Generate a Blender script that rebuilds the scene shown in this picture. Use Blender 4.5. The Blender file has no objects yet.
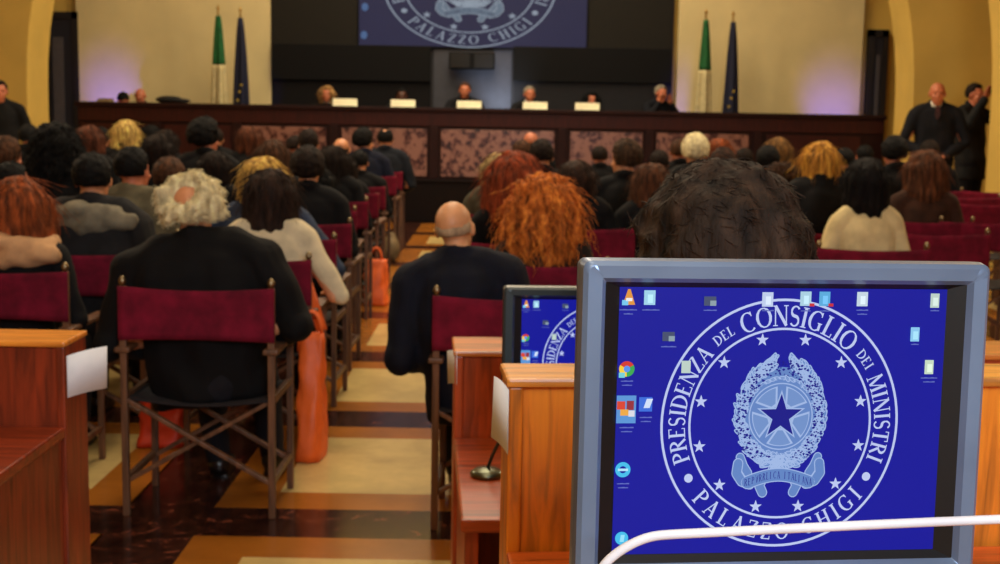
import bpy, bmesh, math, random
from mathutils import Vector, Matrix, noise, Euler
PI = math.pi
rnd = random.Random(7)
COL = bpy.context.scene.collection
SC = bpy.context.scene

# ------------------------------------------------------------------ camera
F = 1300.0
PITCH = math.radians(7.44); ROLL = math.radians(1.0)
CAM = Vector((0, 0, 1.55))
RM = Matrix.Rotation(PI/2 - PITCH, 3, 'X') @ Matrix.Rotation(ROLL, 3, 'Z')
def ray(px, py): return RM @ Vector(((px-500)/F, (282-py)/F, -1.0))
def at(px, py, Y):                      # the point at depth Y seen at a pixel
    d = ray(px, py); return CAM + d*(Y/d.y)
def onz(px, py, z):                     # the point at height z seen at a pixel
    d = ray(px, py); return CAM + d*((z-CAM.z)/d.z)
cd = bpy.data.cameras.new('camera'); co = bpy.data.objects.new('camera', cd); COL.objects.link(co)
co.matrix_world = Matrix.Translation(CAM) @ RM.to_4x4()
cd.sensor_width = 36; cd.lens = F*36/1000; cd.clip_start = .05; cd.clip_end = 100
cd.dof.use_dof = True; cd.dof.focus_distance = 1.33; cd.dof.aperture_fstop = 12.5
SC.camera = co

# ------------------------------------------------------------------ materials
MATS = {}
def lin(c):
    return tuple(((v/255)/12.92 if v/255 <= .04045 else ((v/255+.055)/1.055)**2.4) for v in c)
def newmat(name):
    m = bpy.data.materials.new(name); m.use_nodes = True
    nt = m.node_tree; b = nt.nodes['Principled BSDF']; return m, nt, b
def tex(nt, kind, scale, stretch=(1,1,1), detail=3, **kw):
    tc = nt.nodes.new('ShaderNodeTexCoord'); mp = nt.nodes.new('ShaderNodeMapping')
    mp.inputs['Scale'].default_value = stretch
    nt.links.new(tc.outputs['Object'], mp.inputs['Vector'])
    n = nt.nodes.new(kind); nt.links.new(mp.outputs[0], n.inputs['Vector'])
    n.inputs['Scale'].default_value = scale
    if 'Detail' in n.inputs: n.inputs['Detail'].default_value = detail
    for k, v in kw.items(): n.inputs[k].default_value = v
    return n
def ramp(nt, src, stops):
    r = nt.nodes.new('ShaderNodeValToRGB'); e = r.color_ramp.elements
    while len(e) < len(stops): e.new(.5)
    for el, (p, c) in zip(e, stops): el.position = p; el.color = (*lin(c), 1)
    nt.links.new(src, r.inputs[0]); return r
def bump(nt, b, src, st, dist=.01):
    n = nt.nodes.new('ShaderNodeBump'); n.inputs['Strength'].default_value = st; n.inputs['Distance'].default_value = dist
    nt.links.new(src, n.inputs['Height']); nt.links.new(n.outputs[0], b.inputs['Normal'])
def sc(c, k): return tuple(max(0, min(255, v*k)) for v in c)
def mat(kind, c, rough=.6, metal=0, spec=.5):
    key = (kind, c, rough, metal, spec)
    if key in MATS: return MATS[key]
    m, nt, b = newmat('%s_%d_%d_%d' % ((kind,)+tuple(int(v) for v in c)))
    b.inputs['Roughness'].default_value = rough; b.inputs['Metallic'].default_value = metal
    b.inputs['Specular IOR Level'].default_value = spec
    L = nt.links
    if kind == 'plain':
        n = tex(nt, 'ShaderNodeTexNoise', 9, detail=2)
        r = ramp(nt, n.outputs['Fac'], [(.3, sc(c, .94)), (.7, sc(c, 1.05))]); L.new(r.outputs[0], b.inputs['Base Color'])
    elif kind == 'cloth':
        n = tex(nt, 'ShaderNodeTexNoise', 14, detail=5)
        r = ramp(nt, n.outputs['Fac'], [(.3, sc(c, .8 if c[0] < 150 else .92)), (.7, sc(c, 1.18 if c[0] < 150 else 1.05))]); L.new(r.outputs[0], b.inputs['Base Color'])
        w = tex(nt, 'ShaderNodeTexNoise', 380, detail=1); bump(nt, b, w.outputs['Fac'], .25, .002)
        b.inputs['Sheen Weight'].default_value = .0
    elif kind == 'skin':
        n = tex(nt, 'ShaderNodeTexNoise', 11, detail=3)
        r = ramp(nt, n.outputs['Fac'], [(.3, sc(c, .9)), (.7, sc(c, 1.06))]); L.new(r.outputs[0], b.inputs['Base Color'])
        b.inputs['Subsurface Weight'].default_value = .08; b.inputs['Subsurface Radius'].default_value = (.02, .008, .004)
    elif kind == 'hair':
        n = tex(nt, 'ShaderNodeTexNoise', 26, (1.6, 1.6, .32), 6)
        r = ramp(nt, n.outputs['Fac'], [(.32, sc(c, .5 if c[2] < 110 else .8)), (.52, c), (.72, sc(c, 1.45 if c[2] < 110 else 1.12))]); L.new(r.outputs[0], b.inputs['Base Color'])
        n2 = tex(nt, 'ShaderNodeTexNoise', 90, (1.5, 1.5, .2), 4); bump(nt, b, n2.outputs['Fac'], .6, .01)
    elif kind == 'wood':
        n = tex(nt, 'ShaderNodeTexNoise', 5, (9, 9, .9), 6, Distortion=.8)
        r = ramp(nt, n.outputs['Fac'], [(.3, sc(c, .72)), (.5, c), (.72, sc(c, 1.2))]); L.new(r.outputs[0], b.inputs['Base Color'])
        bump(nt, b, n.outputs['Fac'], .08, .004)
    elif kind == 'woodflat':
        n = tex(nt, 'ShaderNodeTexNoise', 5, (.9, 9, 9), 6, Distortion=.8)
        r = ramp(nt, n.outputs['Fac'], [(.3, sc(c, .72)), (.5, c), (.72, sc(c, 1.2))]); L.new(r.outputs[0], b.inputs['Base Color'])
    elif kind == 'marble':
        n = tex(nt, 'ShaderNodeTexNoise', 6, detail=10, Distortion=2.2, Roughness=.7)
        r = ramp(nt, n.outputs['Fac'], [(.30, sc(c, .45)), (.5, c), (.58, sc(c, 1.3)), (.66, (min(255, c[0]*2.6+18), min(255, c[1]*2.4+18), min(255, c[2]*2.2+14)))])
        L.new(r.outputs[0], b.inputs['Base Color'])
    elif kind == 'breccia':
        n = tex(nt, 'ShaderNodeTexNoise', 9, detail=8, Distortion=1.2, Roughness=.75)
        v = tex(nt, 'ShaderNodeTexVoronoi', 9)
        mx = nt.nodes.new('ShaderNodeMath'); mx.operation = 'ADD'; L.new(n.outputs['Fac'], mx.inputs[0])
        m2 = nt.nodes.new('ShaderNodeMath'); m2.operation = 'MULTIPLY'; m2.inputs[1].default_value = .35
        L.new(v.outputs['Distance'], m2.inputs[0]); L.new(m2.outputs[0], mx.inputs[1])
        r = ramp(nt, mx.outputs[0], [(.56, sc(c, .35)), (.67, sc(c, .8)), (.76, sc(c, 1.4)), (.88, (c[0]*2.0+40, c[1]*2.2+50, c[2]*2.2+44))])
        L.new(r.outputs[0], b.inputs['Base Color'])
    elif kind == 'stone':
        n = tex(nt, 'ShaderNodeTexNoise', 2.5, detail=8, Roughness=.65)
        r = ramp(nt, n.outputs['Fac'], [(.3, sc(c, .86)), (.55, c), (.75, sc(c, 1.1))]); L.new(r.outputs[0], b.inputs['Base Color'])
    elif kind == 'wall':
        n = tex(nt, 'ShaderNodeTexNoise', 1.3, detail=6)
        r = ramp(nt, n.outputs['Fac'], [(.3, sc(c, .95)), (.7, sc(c, 1.04))]); L.new(r.outputs[0], b.inputs['Base Color'])
        n2 = tex(nt, 'ShaderNodeTexNoise', 60, detail=3); bump(nt, b, n2.outputs['Fac'], .12, .004)
    elif kind == 'metal':
        b.inputs['Metallic'].default_value = 1 if metal == 0 else metal
        n = tex(nt, 'ShaderNodeTexNoise', 40, detail=2)
        r = ramp(nt, n.outputs['Fac'], [(.3, sc(c, .93)), (.7, sc(c, 1.05))]); L.new(r.outputs[0], b.inputs['Base Color'])
    elif kind == 'glow':            # only screens and what is shown on them
        b.inputs['Base Color'].default_value = (.004, .004, .006, 1); b.inputs['Specular IOR Level'].default_value = .22
        n = tex(nt, 'ShaderNodeTexNoise', 4, detail=1)
        r = ramp(nt, n.outputs['Fac'], [(.2, sc(c, .985)), (.8, sc(c, 1.015))])
        L.new(r.outputs[0], b.inputs['Emission Color']); b.inputs['Emission Strength'].default_value = 1.0
    m['key'] = kind
    MATS[key] = m
    return m

# ------------------------------------------------------------------ object helpers
def link(name, me, m=None, parent=None):
    o = bpy.data.objects.new(name, me); COL.objects.link(o)
    if m is not None:
        if not me.materials: me.materials.append(m)
        o.material_slots[0].link = 'OBJECT'; o.material_slots[0].material = m
    if parent: o.parent = parent
    return o
def bm2me(bm, name, smooth=False):
    me = bpy.data.meshes.new(name); bmesh.ops.recalc_face_normals(bm, faces=bm.faces); bm.to_mesh(me); bm.free()
    if smooth:
        for p in me.polygons: p.use_smooth = True
    return me
def obj(name, bm, m, parent=None, smooth=False):
    return link(name, bm2me(bm, name, smooth), m, parent)
def empty(name, loc=(0,0,0), rz=0):
    o = bpy.data.objects.new(name, None); COL.objects.link(o); o.empty_display_size = .1
    o.location = loc; o.rotation_euler = (0, 0, rz); return o
def tag(o, label, cat, group=None):
    o['label'] = label; o['category'] = cat
    if group: o['group'] = group
    return o
def struct(name, bm, m, smooth=False):
    o = obj(name, bm, m, None, smooth); o['kind'] = 'structure'; return o
def B(): return bmesh.new()
def box(bm, x0, x1, y0, y1, z0, z1, bev=0, mtx=None):
    r = bmesh.ops.create_cube(bm, size=1); vs = r['verts']
    for v in vs:
        v.co = Vector((x0+(v.co.x+.5)*(x1-x0), y0+(v.co.y+.5)*(y1-y0), z0+(v.co.z+.5)*(z1-z0)))
    if bev:
        es = list({e for v in vs for e in v.link_edges})
        g = bmesh.ops.bevel(bm, geom=es, offset=bev, segments=2, affect='EDGES', profile=.6)
        vs = list({v for v in g['verts']} | {v for v in vs if v.is_valid})
    if mtx: 
        for v in vs: v.co = mtx @ v.co
    return vs
def tube(bm, pts, rs, n=10, caps=True, flat=None):
    pts = [Vector(p) for p in pts]
    if not hasattr(rs, '__len__'): rs = [rs]*len(pts)
    rings = []; up = None
    for i, p in enumerate(pts):
        a = pts[max(0, i-1)]; c = pts[min(len(pts)-1, i+1)]; t = (c-a).normalized()
        if up is None:
            up = Vector((0,0,1)) if abs(t.z) < .9 else Vector((0,1,0))
        s = t.cross(up).normalized(); up = s.cross(t).normalized()
        ring = []
        for k in range(n):
            an = 2*PI*k/n
            q = s*math.cos(an) + up*math.sin(an)*(flat or 1)
            ring.append(bm.verts.new(p + q*rs[i]))
        rings.append(ring)
    for a, b in zip(rings, rings[1:]):
        for k in range(n): bm.faces.new((a[k], a[(k+1)%n], b[(k+1)%n], b[k]))
    if caps:
        bm.faces.new(rings[0][::-1]); bm.faces.new(rings[-1])
def ell(bm, c, r, rot=(0,0,0), u=16, v=10):
    g = bmesh.ops.create_uvsphere(bm, u_segments=u, v_segments=v, radius=1)
    R = Euler(rot).to_matrix()
    for w in g['verts']:
        w.co = R @ Vector((w.co.x*r[0], w.co.y*r[1], w.co.z*r[2])) + Vector(c)
    return g['verts']
def limb(bm, pts, rs, n=12):          # tapered closed limb with round ends
    tube(bm, pts, rs, n)
    for p, r in zip(pts, rs): ell(bm, p, (r, r, r), u=n, v=8)
def loft(bm, rings, n=20, pw=2.3):    # rings: (z, cx, cy, rx, ry)
    R = []
    for (z, cx, cy, rx, ry) in rings:
        ring = []
        for k in range(n):
            a = 2*PI*k/n; c, s = math.cos(a), math.sin(a)
            ring.append(bm.verts.new((cx+rx*math.copysign(abs(c)**(2/pw), c), cy+ry*math.copysign(abs(s)**(2/pw), s), z)))
        R.append(ring)
    for a, b in zip(R, R[1:]):
        for k in range(n): bm.faces.new((a[k], a[(k+1)%n], b[(k+1)%n], b[k]))
    bm.faces.new(R[0][::-1]); bm.faces.new(R[-1])
def lathe(bm, prof, c=(0,0,0), n=16):
    R = []
    for (r, z) in prof:
        R.append([bm.verts.new((c[0]+r*math.cos(2*PI*k/n), c[1]+r*math.sin(2*PI*k/n), c[2]+z)) for k in range(n)])
    for a, b in zip(R, R[1:]):
        for k in range(n): bm.faces.new((a[k], a[(k+1)%n], b[(k+1)%n], b[k]))
    bm.faces.new(R[0][::-1]); bm.faces.new(R[-1])
def fuse(bm, voxel=.01, it=3, name='m'):
    me = bm2me(bm, 'tmp'); o = bpy.data.objects.new('tmp', me); COL.objects.link(o)
    r = o.modifiers.new('r', 'REMESH'); r.mode = 'VOXEL'; r.voxel_size = voxel; r.use_smooth_shade = True
    if it:
        s = o.modifiers.new('s', 'SMOOTH'); s.factor = .5; s.iterations = it
    dg = bpy.context.evaluated_depsgraph_get(); dg.update()
    out = bpy.data.meshes.new_from_object(o.evaluated_get(dg)); out.name = name
    bpy.data.objects.remove(o); bpy.data.meshes.remove(me)
    for p in out.polygons: p.use_smooth = True
    return out
def wrinkle(me, amp, scale, stretch=1.0, seed=0):
    me.update()
    ns = [v.normal.copy() for v in me.vertices]
    for v, nn in zip(me.vertices, ns):
        p = Vector((v.co.x*scale+seed, v.co.y*scale, v.co.z*scale*stretch))
        v.co += nn*amp*noise.noise(p)
    return me

# ------------------------------------------------------------------ the room
WALL = mat('wall', (224, 188, 92), .75)
CX = -.43                                   # hall axis
bm = B(); box(bm, -11, 11, -4, 21.5, -.2, -.012)
struct('floor', bm, mat('stone', (70, 40, 26), .5))
# polished inlaid floor: ochre panels with cream centres, dark marble bands between them
YB0, PER, BAND, OC = 4.58, 1.68, .34, .22
bo, bc, bd = B(), B(), B()
def quad(bm, x0, x1, y0, y1, z0=-.012, z1=0.0): box(bm, x0, x1, y0, y1, z0, z1)
XS = []; x = -1.10 - 1.66*6
while x < 10: XS.append(x); x += 1.66
ys = [YB0 + PER*k for k in range(-5, 9)]
for y in ys:
    quad(bd, -10.9, 10.9, y, y+BAND)                       # marble band across
    for x in XS:
        quad(bd, max(-10.9, x-BAND), x, y+BAND, y+PER)        # marble band along
        a0, a1, b0, b1 = x, min(x+1.33, 10.9), y+BAND, y+PER
        quad(bo, a0, a1, b0, b0+OC); quad(bo, a0, a1, b1-OC, b1)
        quad(bo, a0, a0+OC, b0+OC, b1-OC); quad(bo, a1-OC, a1, b0+OC, b1-OC)
        quad(bc, a0+OC, a1-OC, b0+OC, b1-OC)
struct('floor_marble_bands', bd, mat('marble', (52, 27, 20), .16))
struct('floor_ochre_frames', bo, mat('stone', (172, 104, 34), .2))
struct('floor_cream_panels', bc, mat('stone', (222, 192, 124), .2))

def arch_wall(name, y0, y1, R=5.74, spring=1.78, hw=10.5, top=8.2):
    bm = B(); N = 48
    prof = [(CX-R, 0.0), (CX-R, spring)]
    for k in range(1, N): 
        a = PI - PI*k/N; prof.append((CX+R*math.cos(a), spring+R*math.sin(a)))
    prof += [(CX+R, spring), (CX+R, 0.0)]
    outer = [(-hw, 0.0), (-hw, spring)]
    for k in range(1, N):
        a = PI - PI*k/N; c, s = math.cos(a), math.sin(a)
        t = min(abs((hw)/c) if abs(c) > 1e-6 else 1e9, (top-spring)/s)
        outer.append((c*t, spring+s*t))
    outer += [(hw, spring), (hw, 0.0)]
    def mk(pts, y): return [bm.verts.new((p[0], y, p[1])) for p in pts]
    a, b, c, d = mk(prof, y0), mk(outer, y0), mk(prof, y1), mk(outer, y1)
    for k in range(len(prof)-1):
        bm.faces.new((a[k], a[k+1], b[k+1], b[k])); bm.faces.new((c[k], d[k], d[k+1], c[k+1]))
        bm.faces.new((a[k], c[k], c[k+1], a[k+1])); bm.faces.new((b[k], b[k+1], d[k+1], d[k]))
    for k in (0, len(prof)-1): bm.faces.new((a[k], b[k], d[k], c[k]))
    return struct(name, bm, WALL)
arch_wall('wall_stage_arch', 17.0, 17.8)
arch_wall('wall_hall_arch', 13.5, 14.3)
arch_wall('wall_near_arch', 8.6, 9.4, R=6.6, spring=2.4)
for nm, x0, x1 in (('wall_left', -10.7, -10.5), ('wall_right', 10.5, 10.7)):
    bm = B(); box(bm, x0, x1, -4, 21.4, 0, 8.2); struct(nm, bm, WALL)
bm = B(); box(bm, -10.7, 10.7, -4.2, -4, 0, 8.2); struct('wall_rear', bm, WALL)
bm = B(); box(bm, -10.7, 10.7, -4.2, 21.4, 8.2, 8.4); struct('ceiling', bm, mat('wall', (215, 195, 150), .8))
YW = 20.0
bm = B(); box(bm, -10.7, 10.7, YW+.12, YW+.3, 0, 8.2); struct('wall_back', bm, WALL)
STZ = .66
bm = B(); box(bm, -6.16, 5.30, 18.72, YW+.11, 0, STZ); struct('floor_stage', bm, mat('wood', (52, 22, 14), .4))

# cream wall panels flanking the display, with dark doors beside them
def rectW(px0, py0, px1, py1, Y):
    a, b = at(px0, py1, Y), at(px1, py0, Y); return a.x, b.x, a.z, b.z
def panel(px0, px1, label):
    x0, x1, _, _ = rectW(px0, 0, px1, 100, YW)
    bm = B(); box(bm, x0, x1, YW-.02, YW+.115, .67, 5.2, .01)
    t = obj('wall_panel', bm, mat('wall', (228, 208, 150), .6)); tag(t, label, 'wall panel', 'cream wall panels behind the stage'); return t
def door(name, px0, px1, ytop, flip):
    x0, x1, _, z1 = rectW(px0, ytop, px1, 110, YW)
    e = empty(name, ((x0+x1)/2, YW, .67)); e['kind'] = 'structure'
    w = (x1-x0)/2; H = z1-.67
    fm, dm, gm = mat('plain', (26, 22, 24), .5), mat('plain', (30, 33, 44), .45), mat('plain', (78, 74, 78), .5)
    b = B(); box(b, -w, -w+.09, -.03, .11, 0, H); box(b, w-.09, w, -.03, .11, 0, H); box(b, -w, w, -.03, .11, H-.1, H); obj('door_frame', b, fm, e)
    b = B(); box(b, -w+.09, w-.09, .0, .06, 0, H-.1); obj('door_leaf', b, dm, e)
    s = -1 if flip else 1
    b = B(); xx = sorted((-s*(w-.11), s*(.02))); box(b, xx[0], xx[1], -.012, .0, .08, H-.38, .004); obj('door_panel', b, gm, e)
    b = B(); tube(b, [(s*.12, -.01, .36), (s*.12, -.05, .36), (s*.12-s*.08, -.05, .36)], .008); obj('door_handle', b, mat('metal', (150, 145, 135), .35), e)
door('door_1', 47, 78, 12, False)
door('door_2', 865, 889, 30, True)
panel(78, 271, 'tall cream wall panel behind the stage, left of the dark display wall')
panel(676, 865, 'tall cream wall panel behind the stage, right of the dark display wall')

# dark display wall with projection screen
x0, x1, _, _ = rectW(271, 0, 675, 100, YW)
dw = empty('display_wall', ((x0+x1)/2, YW, .67)); tag(dw, 'wide black and grey display wall with dark horizontal panels behind the speakers', 'display wall')
def dpart(nm, px0, px1, y0, y1, yf, yb, m, bev=.006):
    a, b, c, d = rectW(px0, y0, px1, y1, YW+yf); bm = B()
    box(bm, a-dw.location.x, b-dw.location.x, yf, yb, c-.67, d-.67, bev); return obj(nm, bm, m, dw)
DK = mat('plain', (27, 24, 17), .6, 0, .25); BK = mat('plain', (7, 6, 6), .6, 0, .2); GR = mat('plain', (62, 63, 72), .55)
w2 = (x1-x0)/2
bm = B(); box(bm, -w2, w2, .0, .11, 0, 4.6, .004); obj('backing_panel', bm, mat('plain', (34, 32, 36), .6), dw)
dpart('upper_panel', 272, 674, -42, 46, -.05, .0, DK)
dpart('horizontal_panel', 272, 431, 46, 79, -.09, 0, BK)
dpart('horizontal_panel', 513, 672, 49, 81, -.09, 0, BK)
dpart('centre_panel', 433, 512, 47, 135, -.03, 0, GR)
dpart('lower_panel', 272, 431, 80, 135, -.025, 0, mat('plain', (13, 10, 10), .6, 0, .2))
dpart('lower_panel', 513, 672, 82, 135, -.025, 0, mat('plain', (28, 27, 30), .55, 0, .3))
a, b, c, d = rectW(449, 53, 495, 69, YW-.2)
ls = empty('loudspeaker', ((a+b)/2, YW-.095, c)); tag(ls, 'small black horizontal loudspeaker mounted under the projection screen', 'loudspeaker')
w = (b-a)/2
bm = B(); box(bm, -w, w, -.2, 0, 0, d-c, .01); obj('cabinet', bm, BK, ls)
for s in (-1, 1):
    bm = B(); box(bm, s*w*.52-.42*w, s*w*.52+.42*w, -.212, -.2, .02, d-c-.02, .004); obj('speaker_grille', bm, mat('plain', (22, 20, 20), .8), ls)

# ------------------------------------------------------------------ wallpaper artwork (roundel with lettering)
def poly(bm, pts, y=0.0, T=None):
    vs = []
    for (x, z) in pts:
        if T: x, z = T(x, z)
        vs.append(bm.verts.new((x, y, z)))
    try: bm.faces.new(vs)
    except ValueError: pass
GL = {  # serif capitals as strokes; l = line, a = arc; v/h = thick/thin
 'I': (.34, [('v',.17)]), 'L': (.6, [('v',.15), ('l',.06,.03,.55,.03,.06), ('l',.53,.0,.53,.22,.05)]),
 'P': (.62, [('v',.15), ('a',.2,.74,.36,.24,-90,90)]),
 'R': (.72, [('v',.15), ('a',.2,.75,.34,.23,-90,90), ('l',.32,.5,.66,.02,.14)]),
 'E': (.62, [('v',.15), ('l',.06,.03,.56,.03,.06), ('l',.06,.97,.54,.97,.06), ('l',.1,.52,.42,.52,.06), ('l',.54,0,.54,.2,.05), ('l',.52,.8,.52,1,.05)]),
 'S': (.54, [('a',.27,.74,.2,.24,30,270), ('a',.27,.26,.2,.24,-150,90)]),
 'D': (.76, [('v',.15), ('a',.2,.5,.5,.47,-90,90)]),
 'N': (.8, [('l',.12,0,.12,1,.06), ('l',.12,1,.68,0,.15), ('l',.68,0,.68,1,.06), ('l',.0,.02,.24,.02,.05), ('l',.56,.98,.8,.98,.05), ('l',.0,.98,.14,.98,.05)]),
 'Z': (.62, [('l',.06,.97,.54,.97,.06), ('l',.54,.97,.08,.03,.15), ('l',.06,.03,.56,.03,.06), ('l',.08,.8,.08,1,.05), ('l',.55,0,.55,.2,.05)]),
 'A': (.78, [('l',.1,0,.4,1,.06), ('l',.38,1,.66,0,.15), ('l',.2,.34,.56,.34,.06), ('l',.0,.02,.22,.02,.05), ('l',.52,.02,.78,.02,.05)]),
 'C': (.74, [('a',.4,.5,.34,.47,50,310), ('l',.62,.74,.62,.98,.05)]),
 'O': (.82, [('a',.41,.5,.34,.47,0,360)]),
 'G': (.8, [('a',.4,.5,.34,.47,50,300), ('l',.62,.74,.62,.98,.05), ('l',.62,.06,.62,.42,.13), ('l',.5,.42,.74,.42,.05)]),
 'M': (.96, [('l',.12,0,.14,1,.06), ('l',.14,1,.48,.05,.14), ('l',.48,.05,.82,1,.06), ('v',.82), ('l',.0,.02,.24,.02,.05)]),
 'T': (.66, [('v',.33), ('l',.04,.97,.62,.97,.06), ('l',.05,.78,.05,1,.05), ('l',.61,.78,.61,1,.05)]),
 'H': (.8, [('v',.16), ('v',.64), ('l',.16,.5,.64,.5,.06)]),
}
def glyph(bm, ch, T, y):
    w, st = GL[ch]
    def line(x0, z0, x1, z1, t):
        dx, dz = x1-x0, z1-z0; L = math.hypot(dx, dz); nx, nz = -dz/L*t/2, dx/L*t/2
        poly(bm, [(x0+nx, z0+nz), (x1+nx, z1+nz), (x1-nx, z1-nz), (x0-nx, z0-nz)], y, T)
    for s in st:
        if s[0] == 'v':
            line(s[1], 0, s[1], 1, .15); line(s[1]-.15, .025, s[1]+.15, .025, .05); line(s[1]-.15, .975, s[1]+.15, .975, .05)
        elif s[0] == 'l': line(*s[1:])
        else:
            _, cx, cz, rx, rz, a0, a1 = s; n = 14; prev = None
            for k in range(n+1):
                a = math.radians(a0+(a1-a0)*k/n); c, q = math.cos(a), math.sin(a)
                t = .05+.1*abs(c)**1.3
                if ch == 'S': t = .07+.09*abs(q if abs(cz-.5) > .1 and ((cz > .5) == (q < 0)) else c*.4)
                cur = ((cx+(rx+t/2)*c, cz+(rz+t/2)*q), (cx+(rx-t/2)*c, cz+(rz-t/2)*q))
                if prev: poly(bm, [prev[0], cur[0], cur[1], prev[1]], y, T)
                prev = cur
def arc_text(bm, words, a0, a1, rb, y, inward=False):
    # words: (text, height); spreads over a0..a1 degrees (clockwise on top, left to right below)
    items = []; 
    for wi, (t, h) in enumerate(words):
        for ch in t: items.append((ch, h, GL[ch][0]*h*1.0))
        if wi < len(words)-1: items.append((None, 0, .05))
    tot = sum(i[2] for i in items); gap = (math.radians(abs(a1-a0))*rb - tot)/(len(items)-1)
    s = 0
    for ch, h, w in items:
        mid = s+w/2; s += w+gap
        if ch is None: continue
        a = math.radians(a0) + (math.radians(a1-a0))*(mid/(tot+gap*(len(items)-1)))
        c, q = math.cos(a), math.sin(a)
        gw = GL[ch][0]
        def T(x, z, a=a, h=h, gw=gw, c=c, q=q):
            lx = (x-gw/2)*h; lz = (z-.5)*h
            if inward: r = rb-lz; tx, tz = -q, c
            else: r = rb+lz; tx, tz = q, -c
            if inward: return (c*r + (-q)*lx, q*r + c*lx)
            return (c*r+q*lx, q*r-c*lx)
        glyph(bm, ch, T, y)
def star_pts(cx, cz, r, rin=.4, rot=90):
    return [(cx+(r if k % 2 == 0 else r*rin)*math.cos(math.radians(rot+36*k)), cz+(r if k % 2 == 0 else r*rin)*math.sin(math.radians(rot+36*k))) for k in range(10)]
def ring(bm, cx, cz, r0, r1, y, n=96, a0=0, a1=360):
    for k in range(n):
        a, b = math.radians(a0+(a1-a0)*k/n), math.radians(a0+(a1-a0)*(k+1)/n)
        poly(bm, [(cx+r0*math.cos(a), cz+r0*math.sin(a)), (cx+r1*math.cos(a), cz+r1*math.sin(a)), (cx+r1*math.cos(b), cz+r1*math.sin(b)), (cx+r0*math.cos(b), cz+r0*math.sin(b))], y)
def fan(bm, pts, c, y):
    for p, q in zip(pts, pts[1:]+pts[:1]): poly(bm, [c, p, q], y)
ART = {}
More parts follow.
